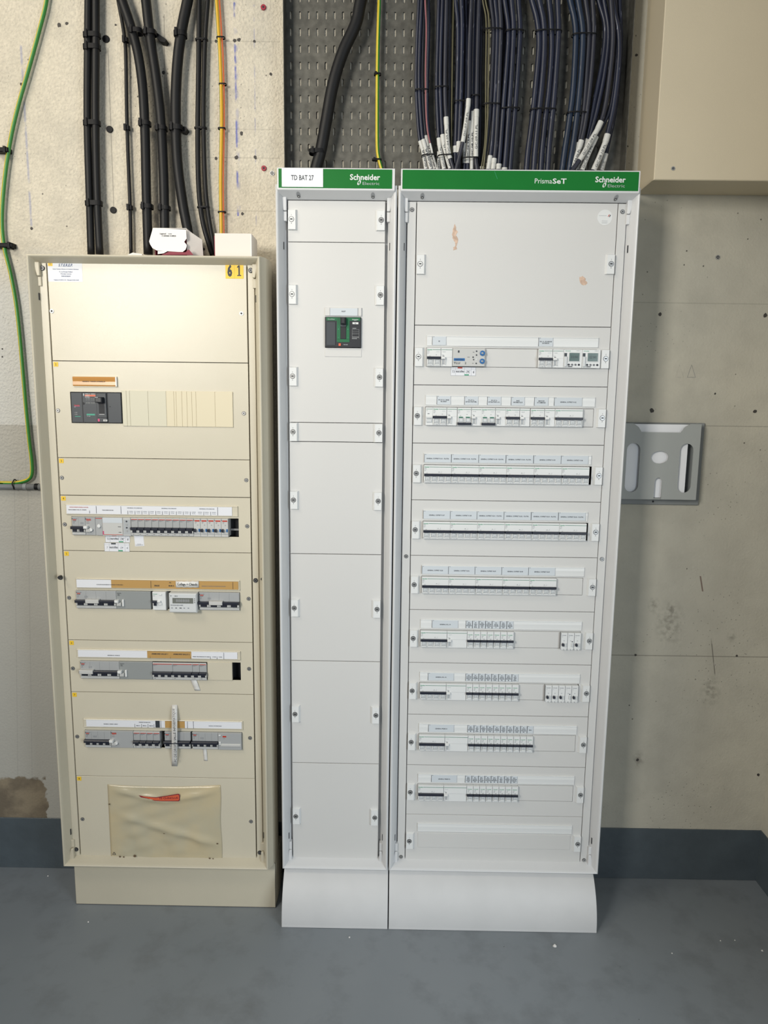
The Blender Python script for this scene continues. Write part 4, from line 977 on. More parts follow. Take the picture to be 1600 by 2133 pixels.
# label strips of the old cabinet
def old_strip(i, y0, y1, xr, items, base, lab):
    Zr = (Z_(y0, 330) + Z_(y1, 330)) / 2; z1, z0 = Z_(y0, 330), Z_(y1, 330)
    xa_, xb_ = X_(xr[0], Zr), X_(xr[1], Zr); mb = MB(); h = z1 - z0
    mb.extx([(.001, z0), (-.0030, z0), (-.0040, z0 + .0016), (-.0034, z0 + .0024), (-.0030, z0 + h * .4), (-.0034, z1 - .003), (-.0045, z1 - .0018), (-.0036, z1), (.001, z1)], xa_, xb_, 'old_panel')
    zo = lambda px: 0
    for it in items:
        kind = it[0]
        if kind == 'p':          # paper piece
            mb.box(X_(it[1], Zr), X_(it[2], Zr), -.0046 - it[4] * .0003, -.0028, z0 + .0028, z1 - .0026, it[3])
        elif kind == 't':
            mb.text(it[1], X_(it[2], Zr), z0 + h * it[3], it[4], -.0055, it[6] if len(it) > 6 else 'ink', al='c', w=it[5])
        elif kind == 'l':
            mb.box(X_(it[1], Zr) - .0003, X_(it[1], Zr) + .0003, -.0054, -.0028, z0 + h * it[2], z0 + h * it[3], 'ink')
    mb.build('label_holder', opn[i], label=lab)
fx = lambda v: v / 6.4 + 260
it = [('p', 140, 484, 'paper', 0), ('t', 'VANNE INCENDIE APPAREILS COUPURE', 166, .72, .0018, .050, 'red_band'), ('t', 'BRANCHEMENT ARR. ET. ATELIERS', 163, .48, .0018, .048), ('t', 'TELECOMMANDE 001', 226, .48, .0018, .030), ('l', 202, .15, .85), ('l', 253.5, .15, .85), ('l', 188, .15, .42)]
for v_ in (140, 595, 1100): it.append(('t', 'GENERAL ECLAIRAGE', fx(v_), .72, .0020, .040, 'soft_ink'))
for v_ in (48, 143, 235, 328, 420, 508, 600, 693, 786, 878, 1058, 1150): it.append(('l', fx(v_), .12, .45))
for v_ in (95, 190, 280, 370, 462, 555, 645, 740, 832, 925, 1010, 1100, 1195): it.append(('t', 'BUREAU', fx(v_), .40, .0014, .0105, 'soft_ink')); it.append(('t', 'ECLAIR.', fx(v_), .26, .0012, .0095, 'soft_ink'))
it.append(('l', fx(1243), .12, .88))
old_strip(3, 1052, 1074, (138, 495.5), it, 'paper', 'white paper label strip with printed circuit names')
old_strip(4, 1206.5, 1227, (160, 499.5), [('p', 161, 497, 'tan_paper', 0), ('p', 161, 233, 'paper', 1), ('l', 315.5, .15, .85), ('l', 486, .15, .85), ('t', 'CHAUFFAGE BUREAUX ATELIER ETAGES RDC', 230, .42, .0018, .072), ('t', 'SALLE', 328, .40, .0036, .014), ('t', 'PC', 356, .72, .0026, .005), ('t', 'BUR 2', 358, .40, .0032, .014), ('t', 'GENERAL CHAUFFAGE BUREAUX ATELIER', 446, .42, .0016, .065, 'soft_ink')], 'tan_paper', 'tan label strip with one white end')
old_strip(5, 1353.5, 1371.5, (161.5, 501), [('p', 164, 495, 'paper', 0), ('t', 'GENERAL FORCE', 238, .35, .0018, .034), ('t', 'PRISE TECHNIQUE ET BAIE', 420, .35, .0018, .046), ('t', 'COPIE', 447, .35, .0016, .010), ('t', 'CLIM.', 460, .35, .0016, .010), ('l', 314, .1, .3), ('l', 356, .1, .3), ('l', 398, .1, .35), ('l', 439, .1, .4), ('l', 453, .1, .4), ('l', 467, .1, .85), ('p', 308, 399.5, 'tan_paper', 2), ('t', 'ARMOIRE SALLE 1', 334, .60, .0036, .045), ('t', 'ARMOIRE SALLE 2', 379, .60, .0036, .045)], 'paper', 'white label strip with a tan piece reading ARMOIRE SALLE')
old_strip(6, 1498.5, 1516, (175.5, 506), [('p', 181, 504, 'paper', 0), ('t', 'GENERAL PRISES CLIMAT', 232, .45, .0018, .040), ('t', 'PRISES BUREAUX', 303, .72, .0018, .032), ('l', 282, .1, .5), ('l', 296, .1, .5), ('l', 309.5, .1, .5), ('l', 322, .1, .5), ('l', 336.5, .1, .95), ('t', 'RDC1', 289, .32, .0022, .010), ('t', 'RDC2', 302.5, .32, .0022, .010), ('t', 'RDC3', 316, .32, .0022, .010), ('p', 345, 386, 'tan_paper', 2), ('l', 391.5, .1, .9), ('l', 404, .1, .9), ('t', 'GENERAL INFORMATIQUE', 449, .42, .0018, .036, 'soft_ink'), ('p', 325, 334, 'charcoal', 1)], 'paper', 'white label strip with a torn tan patch')
# stickers and tape
sticker_euro(opn[3], X_(220, 1.08), X_(271, 1.08), Z_(1129.5, 240), Z_(1114.5, 240), [('T3', .10, .36), ('CMC', .68, .40), ('6', .91, .42)])
sticker_euro(opn[3], X_(218, 1.06), X_(270, 1.06), Z_(1148.5, 240), Z_(1131, 240), [('T', .10, .30), ('CM', .68, .30), ('6', .91, .30)], red=False)
p = at(290, 1125, 0); ca, sa = math.cos(.06), math.sin(.06)
m = MB(); W2, H2 = .0125, .0165
m.prism([(p.x + u * ca - v_ * sa, p.z + u * sa + v_ * ca) for u, v_ in ((-W2, -H2), (W2, -H2), (W2, H2), (-W2, H2))], -.0005, .0003, 'paper').box(p.x - .006, p.x + .005, -.0007, 0, p.z - .0108, p.z - .0102, 'ink').text('SCANNEZ-MOI ICI', p.x, p.z - .0135, .0014, -.0007, 'ink', al='c', w=.020, rot=.06)
m.build('paper_sticker', opn[3], label='small tilted white sticker with a line of print')
def tape(pts, y_, wd, parent, name, text=None, lab=None, horiz=False, stand=.009, base=.0008):
    mb = MB(); n = len(pts); vs = []; fs = []
    for i, (x, y) in enumerate(pts):
        k = -base - stand * math.sin(math.pi * min(1, i / (n - 1))) + random.uniform(-.0004, .0004)
        v = at(x, y, k); 
        for s_ in (-1, 1):
            vs.append((v.x + (0 if horiz else s_ * wd / 2), k + random.uniform(-.0002, .0002), v.z + (s_ * wd / 2 if horiz else 0)))
    for i in range(n - 1): fs.append((2 * i, 2 * i + 1, 2 * i + 3, 2 * i + 2))
    mb.add(vs, fs, 'tape')
    if text:
        a_, b2 = pts[0], pts[-1]; mid = at((a_[0] + b2[0]) / 2, (a_[1] + b2[1]) / 2, -stand - base - .002)
        L_ = (at(*a_, 0) - at(*b2, 0)).length
        mb.text(text, mid.x, mid.z, wd * .42, -stand - base - .0014, 'ink', al='c', w=L_ * .86, rot=(0 if horiz else math.pi / 2))
    o = mb.build(name, parent, smooth=True); md = o.modifiers.new('s', 'SOLIDIFY'); md.thickness = .0002
    if lab: o['label'] = lab
    return o
tape([(363.5, 1468 + i * 12.8) for i in range(11)], 0, .0155, opn[6], 'tape_strip', 'PC DE DROITE SALLE INFORMATIQUE', 'vertical masking tape strip with handwriting', stand=.017)
tape([(402 + i * 1.2, 1413 + i * 3.2) for i in range(9)], 0, .016, opn[5], 'tape_strip', None, 'short crumpled tape hanging under a breaker', stand=.002)
tape([(426 + i * .3, 1556 + i * 3.2) for i in range(10)], 0, .010, opn[6], 'tape_strip', None, 'small piece of clear tape hanging below a breaker', stand=.001)
tape([(366 + i * 6, 1217 + (i % 2) * .6) for i in range(9)], 0, .0175, opn[4], 'tape_strip', 'Collage + Chaude', 'white tape with handwriting on the tan strip', horiz=True, stand=.0010, base=.0062)
# plastic document pouch
x0, x1 = X_(228, .27), X_(461, .27); z1, z0 = Z_(1634, 330), Z_(1789, 330)
nx, nz = 52, 36; vs = []; fs = []
for j in range(nz + 1):
    for i in range(nx + 1):
        u, v_ = i / nx, j / nz
        e = min(1, 5 * min(u, 1 - u, v_ * 1.4 + .05, (1 - v_) * 1.4 + .05))
        ang = v_ - .42 + .42 * (u - .5)
        wr = .0075 * math.exp(-(ang / .05) ** 2) * (.4 + u) + .0060 * math.exp(-((v_ - .80 - .30 * abs(u - .5)) / .045) ** 2) + .0022 * math.sin(22 * u + 7 * v_) * math.exp(-((v_ - .25) / .25) ** 2) + .0018 * math.sin(31 * v_ - 14 * u) * (1 - u)
        sag = -.006 * math.sin(math.pi * u) * v_ ** 6
        vs.append((x0 + (x1 - x0) * u + .0014 * math.sin(9 * v_) * u, -.0012 - e * (.0022 + max(wr, -.001)), z0 + (z1 - z0) * v_ + sag + (.004 * (u - .5) if j == nz else 0)))
for j in range(nz):
    for i in range(nx): a_ = j * (nx + 1) + i; fs.append((a_, a_ + 1, a_ + nx + 2, a_ + nx + 1))
m = MB(); m.add(vs, fs, 'film'); po = m.build('document_pouch', opn[7], smooth=True, label='yellowed clear plastic document pouch, wrinkled')
md = po.modifiers.new('s', 'SOLIDIFY'); md.thickness = .0004
m = MB(); yy = -.0100
pt = lambda x, y: (at(x, y, yy).x, at(x, y, yy).z)
m.prism([pt(289, 1657), pt(300, 1659), pt(325, 1661), pt(352, 1657), pt(372, 1653.5), pt(374.5, 1656), pt(374.5, 1667), pt(372, 1669), pt(337, 1669), pt(322, 1668), pt(305, 1663), pt(294, 1661)], yy, yy + .0004, 'carton_red')
m.prism([pt(293, 1658.5), pt(325, 1662.2), pt(353, 1658.3), pt(371, 1655.3), pt(373, 1657), pt(373, 1666), pt(371, 1667.5), pt(337, 1667.8), pt(322, 1666.8), pt(306, 1662.2)], yy - .0003, yy, 'orange_red')
a_ = at(351, 1662.3, yy); m.text('TS CI-INCLUS', a_.x, a_.z, .0058, yy - .0006, 'carton_red', al='c', w=.054, bold=True, rot=.05)
m.build('pouch_print', po, label='red print reading CI-INCLUS')
a_ = at(238, 1778, -.003); m = MB()
for k in range(3):
    t0, t1 = math.pi / 2 + k * 2.094, math.pi / 2 + (k + 1) * 2.094; r_ = .0052
    p0 = Vector((a_.x + r_ * math.cos(t0), 0, a_.z + r_ * math.sin(t0))); p1 = Vector((a_.x + r_ * math.cos(t1), 0, a_.z + r_ * math.sin(t1))); d = (p1 - p0).normalized(); pr = Vector((-d.z, 0, d.x)) * .0006
    m.add([(q_.x, -.0042, q_.z) for q_ in (p0 + pr, p1 + pr, p1 - pr, p0 - pr)], [(0, 1, 2, 3)], 'ink')
m.build('recycling_mark', po)
m = MB()
for x, y, r_ in ((250, 1784, 2.2), (258, 1785, 2), (281, 1783, 3.2), (437, 1788, 2), (444, 1789, 2), (228, 1675, 2), (343, 1734, 1.2), (453, 1757, 1.8)):
    v = at(x, y, -.004); k_ = 9
    m.prism([(v.x + r_ * .0013 * math.cos(6.283 * i / k_) * random.uniform(.6, 1.3), v.z + r_ * .0012 * math.sin(6.283 * i / k_) * random.uniform(.6, 1.2)) for i in range(k_)], -.0052 if x not in (343,) else -.0105, -.0045 if x not in (343,) else -.0095, 'stain_brown')
m.build('stain_spots', po)

# ------------------------------------------------------------------ things on top of the cream cabinet (top sheet at z=1.815)
ZT = 1.8152
x0, x1 = X_(447.5, 1.86, .02), X_(524, 1.86, .02); z1 = Z_(486, 480, .02)
bx = thing('cardboard_box', 'plain closed white carton on the right of the cream cabinet top', 'box', ((x0 + x1) / 2, .06, ZT), 'cartons on the cream cabinet')
MB().box(x0, x1, .02, .10, ZT, z1, 'carton').build('carton_body', bx, bevel=.0006)
MB().box(x0 - .0022, x0 - .0004, .022, .10, ZT + .001, z1 - .006, 'carton_red').build('side_flap', bx, label='red printed side')
MB().box(x1 - .002, x1, .0192, .0198, ZT, z1 - .003, 'carton_white').build('end_flap', bx)
# opened carton
x0, x1 = X_(319, 1.86, .03), X_(389, 1.86, .03); z1 = Z_(476, 350, .03)
bx = thing('cardboard_box', 'opened white carton with hanging flap and dark red inside, on the cream cabinet', 'box', ((x0 + x1) / 2, .07, ZT), 'cartons on the cream cabinet')
m = MB(); t = .0012
m.box(x0 + .004, x1, .03, .11, ZT, ZT + t, 'carton_red').box(x0 + .004, x0 + .004 + t, .03, .11, ZT, z1, 'carton_red').box(x0 + .004, x1, .11, .11 + t, ZT, z1, 'carton_red')
m.prism([(x1, ZT), (x1 + t, ZT), (x1 + t, z1), (x1, z1)], .03, .11, 'carton').box(x0 + .004, x1, .03, .11, z1, z1 + t, 'carton_white')
m.build('carton_body', bx)
m = MB(); s_ = .010                       # wing folded outwards on the right
m.add([(x1 + t, .03, ZT), (x1 + t, .03, z1 - .002), (x1 + .034, .052, z1 - .022), (x1 + .036, .055, ZT)], [(0, 1, 2, 3)], 'carton').build('side_flap', bx).modifiers.new('s', 'SOLIDIFY').thickness = .001
m = MB(); fy = .029
px = lambda x, y, Y=.022: (at(x, y, Y).x, at(x, y, Y).z)
fl = [px(319, 475), px(388, 478.5), px(389, 497), px(384, 504), px(389, 510), px(389, 514), px(387, 520), px(381, 525), px(372, 525), px(327, 522), px(318, 517), px(313, 509), px(311, 503)]
m.prism(fl, .0205, .0212, 'carton_white')
a_ = at(342, 489, .020); m.text('Legrand', at(333, 488, .02).x, at(333, 488, .02).z, .0035, .0200, 'ink', w=.0155, bold=True).text('412000', at(350, 488, .02).x, at(350, 488, .02).z, .0022, .0200, 'soft_ink').text('3 245060 418823', at(337, 492, .02).x, at(337, 492.5, .02).z, .0032, .0200, 'ink', w=.036)
m.build('front_flap', bx, label='white flap with printed text')
m = MB().prism([px(329, 529.5, .018), px(329, 523, .018), px(350, 523, .018), px(341, 528, .018)], .0165, .0172, 'carton_white').prism([px(336, 531, .0175), px(352, 524, .0175), px(386, 525.5, .0175), px(393, 519, .0175), px(403, 531, .0175)], .0180, .0190, 'carton_red').build('bottom_flap', bx, label='dark red inside flap')
# papers
x0, x1 = X_(177, 1.82, .04), X_(226, 1.82, .04)
tag(MB().prism([(x0, ZT), (x1, ZT), (x1, ZT + .003), (x0, ZT + .0085)], .02, .12, 'carton').build('paper_stack', org=((x0 + x1) / 2, .06, ZT)), 'thin sheets lying under the leftmost black cables on the cream cabinet', 'paper')
x0, x1 = X_(264, 1.82, .03), X_(303, 1.82, .03)
m = MB(); m.add([(x0, .02, ZT + .006), (x0 + .02, .018, ZT + .0135), (x1 - .006, .02, ZT + .011), (x1, .02, ZT), (x0 + .006, .10, ZT + .006), (x0 + .02, .10, ZT + .014), (x1 - .006, .10, ZT + .011), (x1, .10, ZT), (x0 + .006, .02, ZT), (x0 + .006, .10, ZT)], [(0, 1, 5, 4), (1, 2, 6, 5), (2, 3, 7, 6), (0, 8, 3, 2, 1), (8, 9, 7, 3), (0, 4, 9, 8), (4, 5, 6, 7, 9)], 'carton_white')
tag(m.build('folded_paper', org=((x0 + x1) / 2, .06, ZT)), 'crumpled white folded paper left of the opened carton', 'paper')

# ------------------------------------------------------------------ cables
def cr(pts, sub=7):                                    # Catmull-Rom
    P_ = [Vector(p) for p in pts]; P_ = [P_[0] * 2 - P_[1]] + P_ + [P_[-1] * 2 - P_[-2]]; out = []
    for i in range(1, len(P_) - 2):
        for k in range(sub):
            t = k / sub; a, b2, c2, d2 = P_[i - 1:i + 3]
            out.append(.5 * ((2 * b2) + (c2 - a) * t + (2 * a - 5 * b2 + 4 * c2 - d2) * t * t + (3 * b2 - 3 * c2 + d2 - a) * t ** 3))
    out.append(P_[-2]); return out
def cable_pts(px, Y, top=2.72, bottom=None):
    w_ = [at(p[0], p[1], p[2] if len(p) > 2 else Y) for p in px]
    if top:
        d = (w_[0] - w_[1]).normalized(); k = (top - w_[0].z) / max(d.z, .3); w_.insert(0, w_[0] + d * k * .5); w_[0].z = w_[1].z + (top - w_[1].z) * .5; w_.insert(0, w_[0] + Vector((d.x * k * .3, 0, (top - w_[0].z))))
    if bottom is not None and w_[-1].z > bottom + .004:
        d = (w_[-1] - w_[-2]).normalized(); k = (w_[-1].z - bottom) / max(-d.z, .5); w_.append(Vector((w_[-1].x + d.x * k, w_[-1].y, bottom)))
    return w_
def mk_cable(name, pts, r, m, label, cat='cable', group=None, m2=None, sec=(0, .5), n=14):
    c_ = cr(pts); o = MB().tube(c_, r, m, n, m2, sec).build(name, smooth=True, org=tuple(pts[-1]))
    tag(o, label, cat, group); return o, c_
G1 = 'black cables above the cream cabinet'
mm = .00118
black = [
 ([(184, 0), (183, 90), (182, 250), (186, 400), (190, 530)], 8.2, .145, 'thick black cable, leftmost above the cream cabinet'),
 ([(199.5, 0), (199.5, 90), (199, 250), (202, 400), (208, 530)], 8.4, .143, 'thick black cable strapped right beside the leftmost one'),
 ([(246, 0), (257, 60), (262, 110), (264, 230), (267, 330), (271, 430), (273, 530)], 4.0, .155, 'thin black cable, the slimmest of the left group'),
 ([(254, 0), (271, 50), (287, 110), (297, 180), (302, 270), (305, 400), (309, 530)], 10.5, .135, 'thick black cable curving right, landing left of the opened carton'),
 ([(304, 0), (313, 80), (325, 160), (335, 250), (341, 370), (343, 470), (344, 530)], 10.8, .138, 'thick black cable running down behind the opened carton'),
 ([(391, 0), (379, 60), (370, 130), (366, 220), (369, 330), (380, 420), (391, 480), (398, 530)], 11.5, .140, 'thickest black cable bowing left, landing right of the opened carton'),
 ([(415, 0), (414, 120), (412, 280), (414, 390), (422, 460), (437, 515), (442, 531)], 5.6, .152, 'medium black cable, left one of the slim pair'),
 ([(433, 0), (427, 90), (424, 240), (427, 370), (433, 440), (443, 500), (449, 531)], 5.0, .152, 'medium black cable, right one of the slim pair beside the yellow wire'),
]
BC = []
for px_, r, Yc, lab in black:
    BC.append(mk_cable('power_cable', cable_pts(px_, Yc, bottom=None), r * mm, 'cable_black', lab, group=G1))
    o = BC[-1][0]
# earth and orange wires
mk_cable('earth_wire', cable_pts([(451, 0), (455, 60), (459, 130), (461.5, 250), (459.5, 380), (461, 500), (461, 530)], .150), 4.0 * mm, 'wire_ochre', 'yellow and green earth wire descending behind the closed white carton', 'wire', m2='wire_green', sec=(.44, .63))
mk_cable('control_wire', cable_pts([(457, 0), (461, 60), (465, 130), (467, 250), (465, 380), (466.5, 500), (467, 530)], .154), 1.8 * mm, 'wire_orange', 'thin orange wire strapped to the yellow wire', 'wire')
lw = [(99, -60), (97, 0), (80, 70), (58, 150), (38, 220), (22, 290), (10, 370), (4, 450), (8, 510), (22, 570), (33, 630), (41, 700), (48, 780), (55, 860), (61, 920), (66, 960), (66.5, 985), (61, 997), (48, 1003), (28, 1006), (0, 1006), (-60, 1007)]
mk_cable('earth_wire', [at(99, -60, .155) + Vector((.05, 0, .18)), ] + [at(x, y, .155) for x, y in lw] + [at(-60, 1007, .155) + Vector((-.9, 0, -.004))], 4.4 * mm, 'wire_green', 'green and yellow earth wire hanging left of the cream cabinet', 'wire', m2='wire_yellow', sec=(.44, .68))
# bands, clamps
def band(x0p, x1p, y, Yc, depth, hgt, label, group, name='cable_tie', tilt=0, head=True, cat='cable tie', mth=.0012):
    a, b2 = at(x0p, y, Yc), at(x1p, y + tilt, Yc); cx = (a.x + b2.x) / 2; cz = (a.z + b2.z) / 2; rx = abs(b2.x - a.x) / 2
    n = 28; mb = MB(); vs = []
    for (kr, kz) in ((0, -1), (0, 1), (mth, 1), (mth, -1)):
        for i in range(n):
            t = 6.2832 * i / n; ct, st = math.cos(t), math.sin(t)
            sgn = lambda v_, e: math.copysign(abs(v_) ** e, v_)
            vs.append((cx + (rx + kr) * sgn(ct, .6), Yc + (depth + kr) * sgn(st, .6), cz + kz * hgt / 2 + (b2.z - a.z) / 2 * ct))
    fs = []
    for r_ in range(4):
        for i in range(n): fs.append((r_ * n + i, r_ * n + (i + 1) % n, ((r_ + 1) % 4) * n + (i + 1) % n, ((r_ + 1) % 4) * n + i))
    mb.add(vs, fs, 'clamp_black')
    if head: mb.box(cx - rx * .5 - .003, cx - rx * .5 + .003, Yc - depth - .005, Yc - depth, cz - hgt * .8, cz + hgt * .8, 'clamp_black')
    o = mb.build(name, org=(cx, Yc, cz)); tag(o, label, cat, group); return o
GT = 'straps on the black cables'
for (x0p, x1p, y, Yc, dp, hg, lab) in (
 (175, 208, 74, .144, .0115, .012, 'strap, highest on the leftmost pair of black cables'), (175, 208, 99, .144, .0115, .012, 'strap just below the highest one on the leftmost pair'),
 (175, 208, 257, .144, .0115, .012, 'strap at mid height on the leftmost pair of black cables'), (179, 212, 424, .144, .0115, .012, 'strap, lowest on the leftmost pair of black cables'),
 (257, 267, 84, .155, .006, .010, 'clip, upper one on the slimmest black cable'), (260, 270, 267, .155, .006, .010, 'clip, middle one on the slimmest black cable'), (266, 276, 433, .155, .006, .010, 'clip, lower one on the slimmest black cable'),
 (270, 296, 66, .135, .0135, .011, 'strap, upper one on the black cable right of the slimmest'), (290, 313, 258, .135, .0135, .011, 'strap, middle one on the black cable right of the slimmest'), (295, 318, 431, .135, .0135, .011, 'strap, lower one on the black cable right of the slimmest'),
 (300, 325, 69, .138, .0135, .011, 'strap, upper one on the cable going behind the opened carton'), (325, 347, 268, .138, .0135, .010, 'strap, middle one on the cable going behind the opened carton'), (331, 354, 434, .138, .0135, .010, 'strap, lower one on the cable going behind the opened carton'),
 (364, 388, 72, .140, .0145, .012, 'strap, upper one on the thickest bowing cable'), (354, 380, 267, .140, .0145, .012, 'strap, lower one on the thickest bowing cable'),
 (408, 432, 83, .152, .0075, .004, 'tie, upper one on the slim black pair'), (406, 430, 267, .152, .0075, .004, 'tie, middle one on the slim black pair'), (412, 436, 432, .152, .0075, .004, 'tie, lower one on the slim black pair'),
 (452, 468, 79, .152, .0065, .0035, 'tie, highest on the yellow wire'), (457, 471, 176, .152, .0065, .0035, 'tie, second highest on the yellow wire'), (455, 469, 268, .152, .0065, .0035, 'tie, third highest on the yellow wire'), (455, 470, 442, .152, .0065, .0035, 'tie, lowest on the yellow wire')):
    band(x0p, x1p, y, Yc, dp, hg, 'black plastic ' + lab, GT, head=hg > .005)
for (xa_, xb_, y, lab) in ((-8, 21, 314, 'black wall bracket, upper one holding the green earth wire'), (-8, 30, 512, 'black wall bracket, lower one holding the green earth wire')):
    a = at(xa_, y, .158); b2 = at(xb_, y + 1, .158)
    m = MB().cbox(a.x, b2.x, .146, WY, a.z - .006, a.z + .006, 'clamp_black', .002).box(b2.x - .012, b2.x - .006, .143, WY, a.z - .008, a.z + .008, 'clamp_black')
    tag(m.build('wire_bracket', org=(b2.x, WY, a.z)), lab, 'bracket', 'brackets on the green wire')
a = at(340, 84, .15); m = MB().prism([(at(325, 76, .15).x, at(325, 76, .15).z), (at(328, 70, .15).x, at(328, 70, .15).z), (at(348, 84, .15).x, at(348, 84, .15).z), (at(344, 90, .15).x, at(344, 90, .15).z), (at(335, 88, .15).x, at(335, 88, .15).z)], .145, WY, 'clamp_black')
tag(m.build('cable_bracket', org=tuple(a)), 'small black wall bracket right of the upper strap of the fifth black cable', 'bracket', 'black wall brackets')
a = at(388, 270, .15); m = MB().prism([(at(376, 264, .15).x, at(376, 264, .15).z), (at(388, 265, .15).x, at(388, 265, .15).z), (at(391, 270, .15).x, at(391, 270, .15).z), (at(386, 277, .15).x, at(386, 277, .15).z), (at(378, 275, .15).x, at(378, 275, .15).z)], .145, WY, 'clamp_black')
tag(m.build('cable_bracket', org=tuple(a)), 'small black wall bracket right of the thickest bowing cable', 'bracket', 'black wall brackets')
# wall plugs
for (x, y, r, mt_, lab) in ((221.5, 82, 7.2, 'clamp_black', 'round black wall plug, highest of three beside the leftmost cables'), (229, 270, 7, 'clamp_black', 'round black wall plug, middle of three beside the leftmost cables'), (236.5, 438, 7, 'clamp_black', 'round black wall plug, lowest of three, above the cream cabinet'),
 (549, 16, 5.5, 'plug_red', 'dark red wall plug near the top edge, left of the cable tray'), (550, 351, 5.5, 'plug_red', 'dark red wall plug just left of the narrow white cabinet header')):
    v = at(x, y, WY); m = MB().disc(v.x, v.z, r * .00125, WY - .004, WY + .002, mt_, n=24)
    if mt_ == 'plug_red': m.disc(v.x, v.z, r * .0006, WY - .0043, WY, 'dark', n=6)
    tag(m.build('wall_plug', org=(v.x, WY, v.z), bevel=.0008), lab, 'wall plug', 'wall plugs')
for (x, y, lab) in ((567, 361, 'grey ring anchor left of the narrow white cabinet header'), (1495, 536, 'grey ring anchor on bare concrete below the beige wall box')):
    v = at(x, y, WY); m = MB().disc(v.x, v.z, .0062, WY - .002, WY + .002, 'steel', n=24).disc(v.x, v.z, .0040, WY - .0022, WY, 'dark', n=20).disc(v.x, v.z, .0018, WY - .0026, WY, 'steel', n=12)
    tag(m.build('wall_anchor', org=(v.x, WY, v.z)), lab, 'wall anchor', 'ring anchors')
# conduit
a = at(-60, 1014, .155); b2 = at(78, 1014, .155)
cdo = thing('conduit', 'short grey pipe along the wall under the green wire, left of the cream cabinet', 'pipe', (a.x + .2, WY, a.z))
MB().tube([Vector((-2.55, .155, b2.z)), Vector((b2.x + .03, .155, b2.z))], .0085, 'conduit_grey', 20).build('pipe', cdo, smooth=True)
for px_, mt_ in ((53, 'holder_back'), (77, 'clamp_black')):
    v = at(px_, 1014, .155); MB().tube([Vector((v.x - .005, .155, b2.z)), Vector((v.x + .005, .155, b2.z))], .0096, mt_, 20).build('collar', cdo)
band(29, 34, 1010, .155, .016, .004, 'black cable tie joining the green wire to the grey pipe', None, head=False) if False else None
v = at(31, 1009, .155); m = MB(); n = 24
pts = [Vector((v.x + .0015 * math.sin(i), .155 + .0125 * math.cos(6.2832 * i / n), v.z + .0155 * math.sin(6.2832 * i / n))) for i in range(n + 1)]
vs = []
for p in pts:
    vs += [p + Vector((-.0018, 0, 0)), p + Vector((.0018, 0, 0))]
m.add(vs, [(2 * i, 2 * i + 1, 2 * i + 3, 2 * i + 2) for i in range(n)], 'clamp_black'); o = m.build('cable_tie', org=tuple(v)); o.modifiers.new('s', 'SOLIDIFY').thickness = .0012
tag(o, 'black cable tie joining the green wire to the grey pipe', 'cable tie')

# perforated tray
TY = .1625
tx0, tx1 = -.346, .546; tz0, tz1 = 2.028, 2.80
tray = thing('cable_tray', 'wide perforated grey metal cable tray standing upright on the wall behind the cables', 'cable tray', (.1, WY, tz0))
m = MB(); pw, ph = .0226, .0405; ncol = int((tx1 - tx0 - .02) / pw); nrow = int((tz1 - tz0) / ph)
xs0 = X_(625, 2.3, TY) - pw * .5 - pw * round((X_(625, 2.3, TY) - tx0 - .02) / pw) + pw
xs0 = X_(625, 2.3, TY) - pw / 2 - pw * 1
def cell(x, z, cw, ch, sw, sh):
    r_ = sw / 2; n = 6; hole = []
    for i in range(n + 1): t = math.pi * i / n; hole.append((x + cw / 2 + r_ * math.cos(t), z + ch / 2 + sh / 2 - r_ + r_ * math.sin(t)))
    for i in range(n + 1): t = math.pi + math.pi * i / n; hole.append((x + cw / 2 + r_ * math.cos(t), z + ch / 2 - sh / 2 + r_ + r_ * math.sin(t)))
    K = len(hole); outer = []
    for hx, hz in hole:
        dx, dz = hx - x - cw / 2, hz - z - ch / 2
        k = min(cw / 2 / abs(dx) if abs(dx) > 1e-9 else 9e9, ch / 2 / abs(dz) if abs(dz) > 1e-9 else 9e9)
        outer.append((x + cw / 2 + dx * k, z + ch / 2 + dz * k))
    # add corners
    vs = [(a_, TY, b3) for a_, b3 in hole] + [(a_, TY, b3) for a_, b3 in outer]; fs = []
    cor = [(x + cw, z + ch), (x, z + ch), (x, z), (x + cw, z)]
    o4 = len(vs); vs += [(a_, TY, b3) for a_, b3 in cor]
    for i in range(K):
        j = (i + 1) % K; oi, oj = outer[i], outer[j]
        si = abs(abs(oi[0] - x - cw / 2) - cw / 2) < 1e-7; sj = abs(abs(oj[0] - x - cw / 2) - cw / 2) < 1e-7
        if not si and not sj and (oi[1] - z - ch / 2) * (oj[1] - z - ch / 2) < 0:
            c_a, c_b = (1, 2) if oi[0] < x + cw / 2 else (3, 0)
            fs.append((i, j, K + j, o4 + c_b, o4 + c_a, K + i)); continue
        if si != sj or (si and sj and (oi[0] - x - cw / 2) * (oj[0] - x - cw / 2) < 0):
            mx_, mz_ = (oi[0] + oj[0]) / 2, (oi[1] + oj[1]) / 2
            ci = min(range(4), key=lambda c3: (cor[c3][0] - mx_) ** 2 + (cor[c3][1] - mz_) ** 2)
            fs.append((i, j, K + j, o4 + ci, K + i))
        else: fs.append((i, j, K + j, K + i))
    m.add(vs, fs, 'galvanised')
X0 = xs0
while X0 - pw > tx0 + .012: X0 -= pw
ncol = int((tx1 - .010 - X0) / pw)
for r_ in range(nrow):
    for c3 in range(ncol): cell(X0 + c3 * pw, tz0 + r_ * ph, pw, ph, .0058, .0195)
m.box(tx0, X0, TY, TY + .0015, tz0, tz0 + nrow * ph, 'galvanised').box(X0 + ncol * pw, tx1, TY, TY + .0015, tz0, tz0 + nrow * ph, 'galvanised')
o = m.build('perforated_sheet', tray)
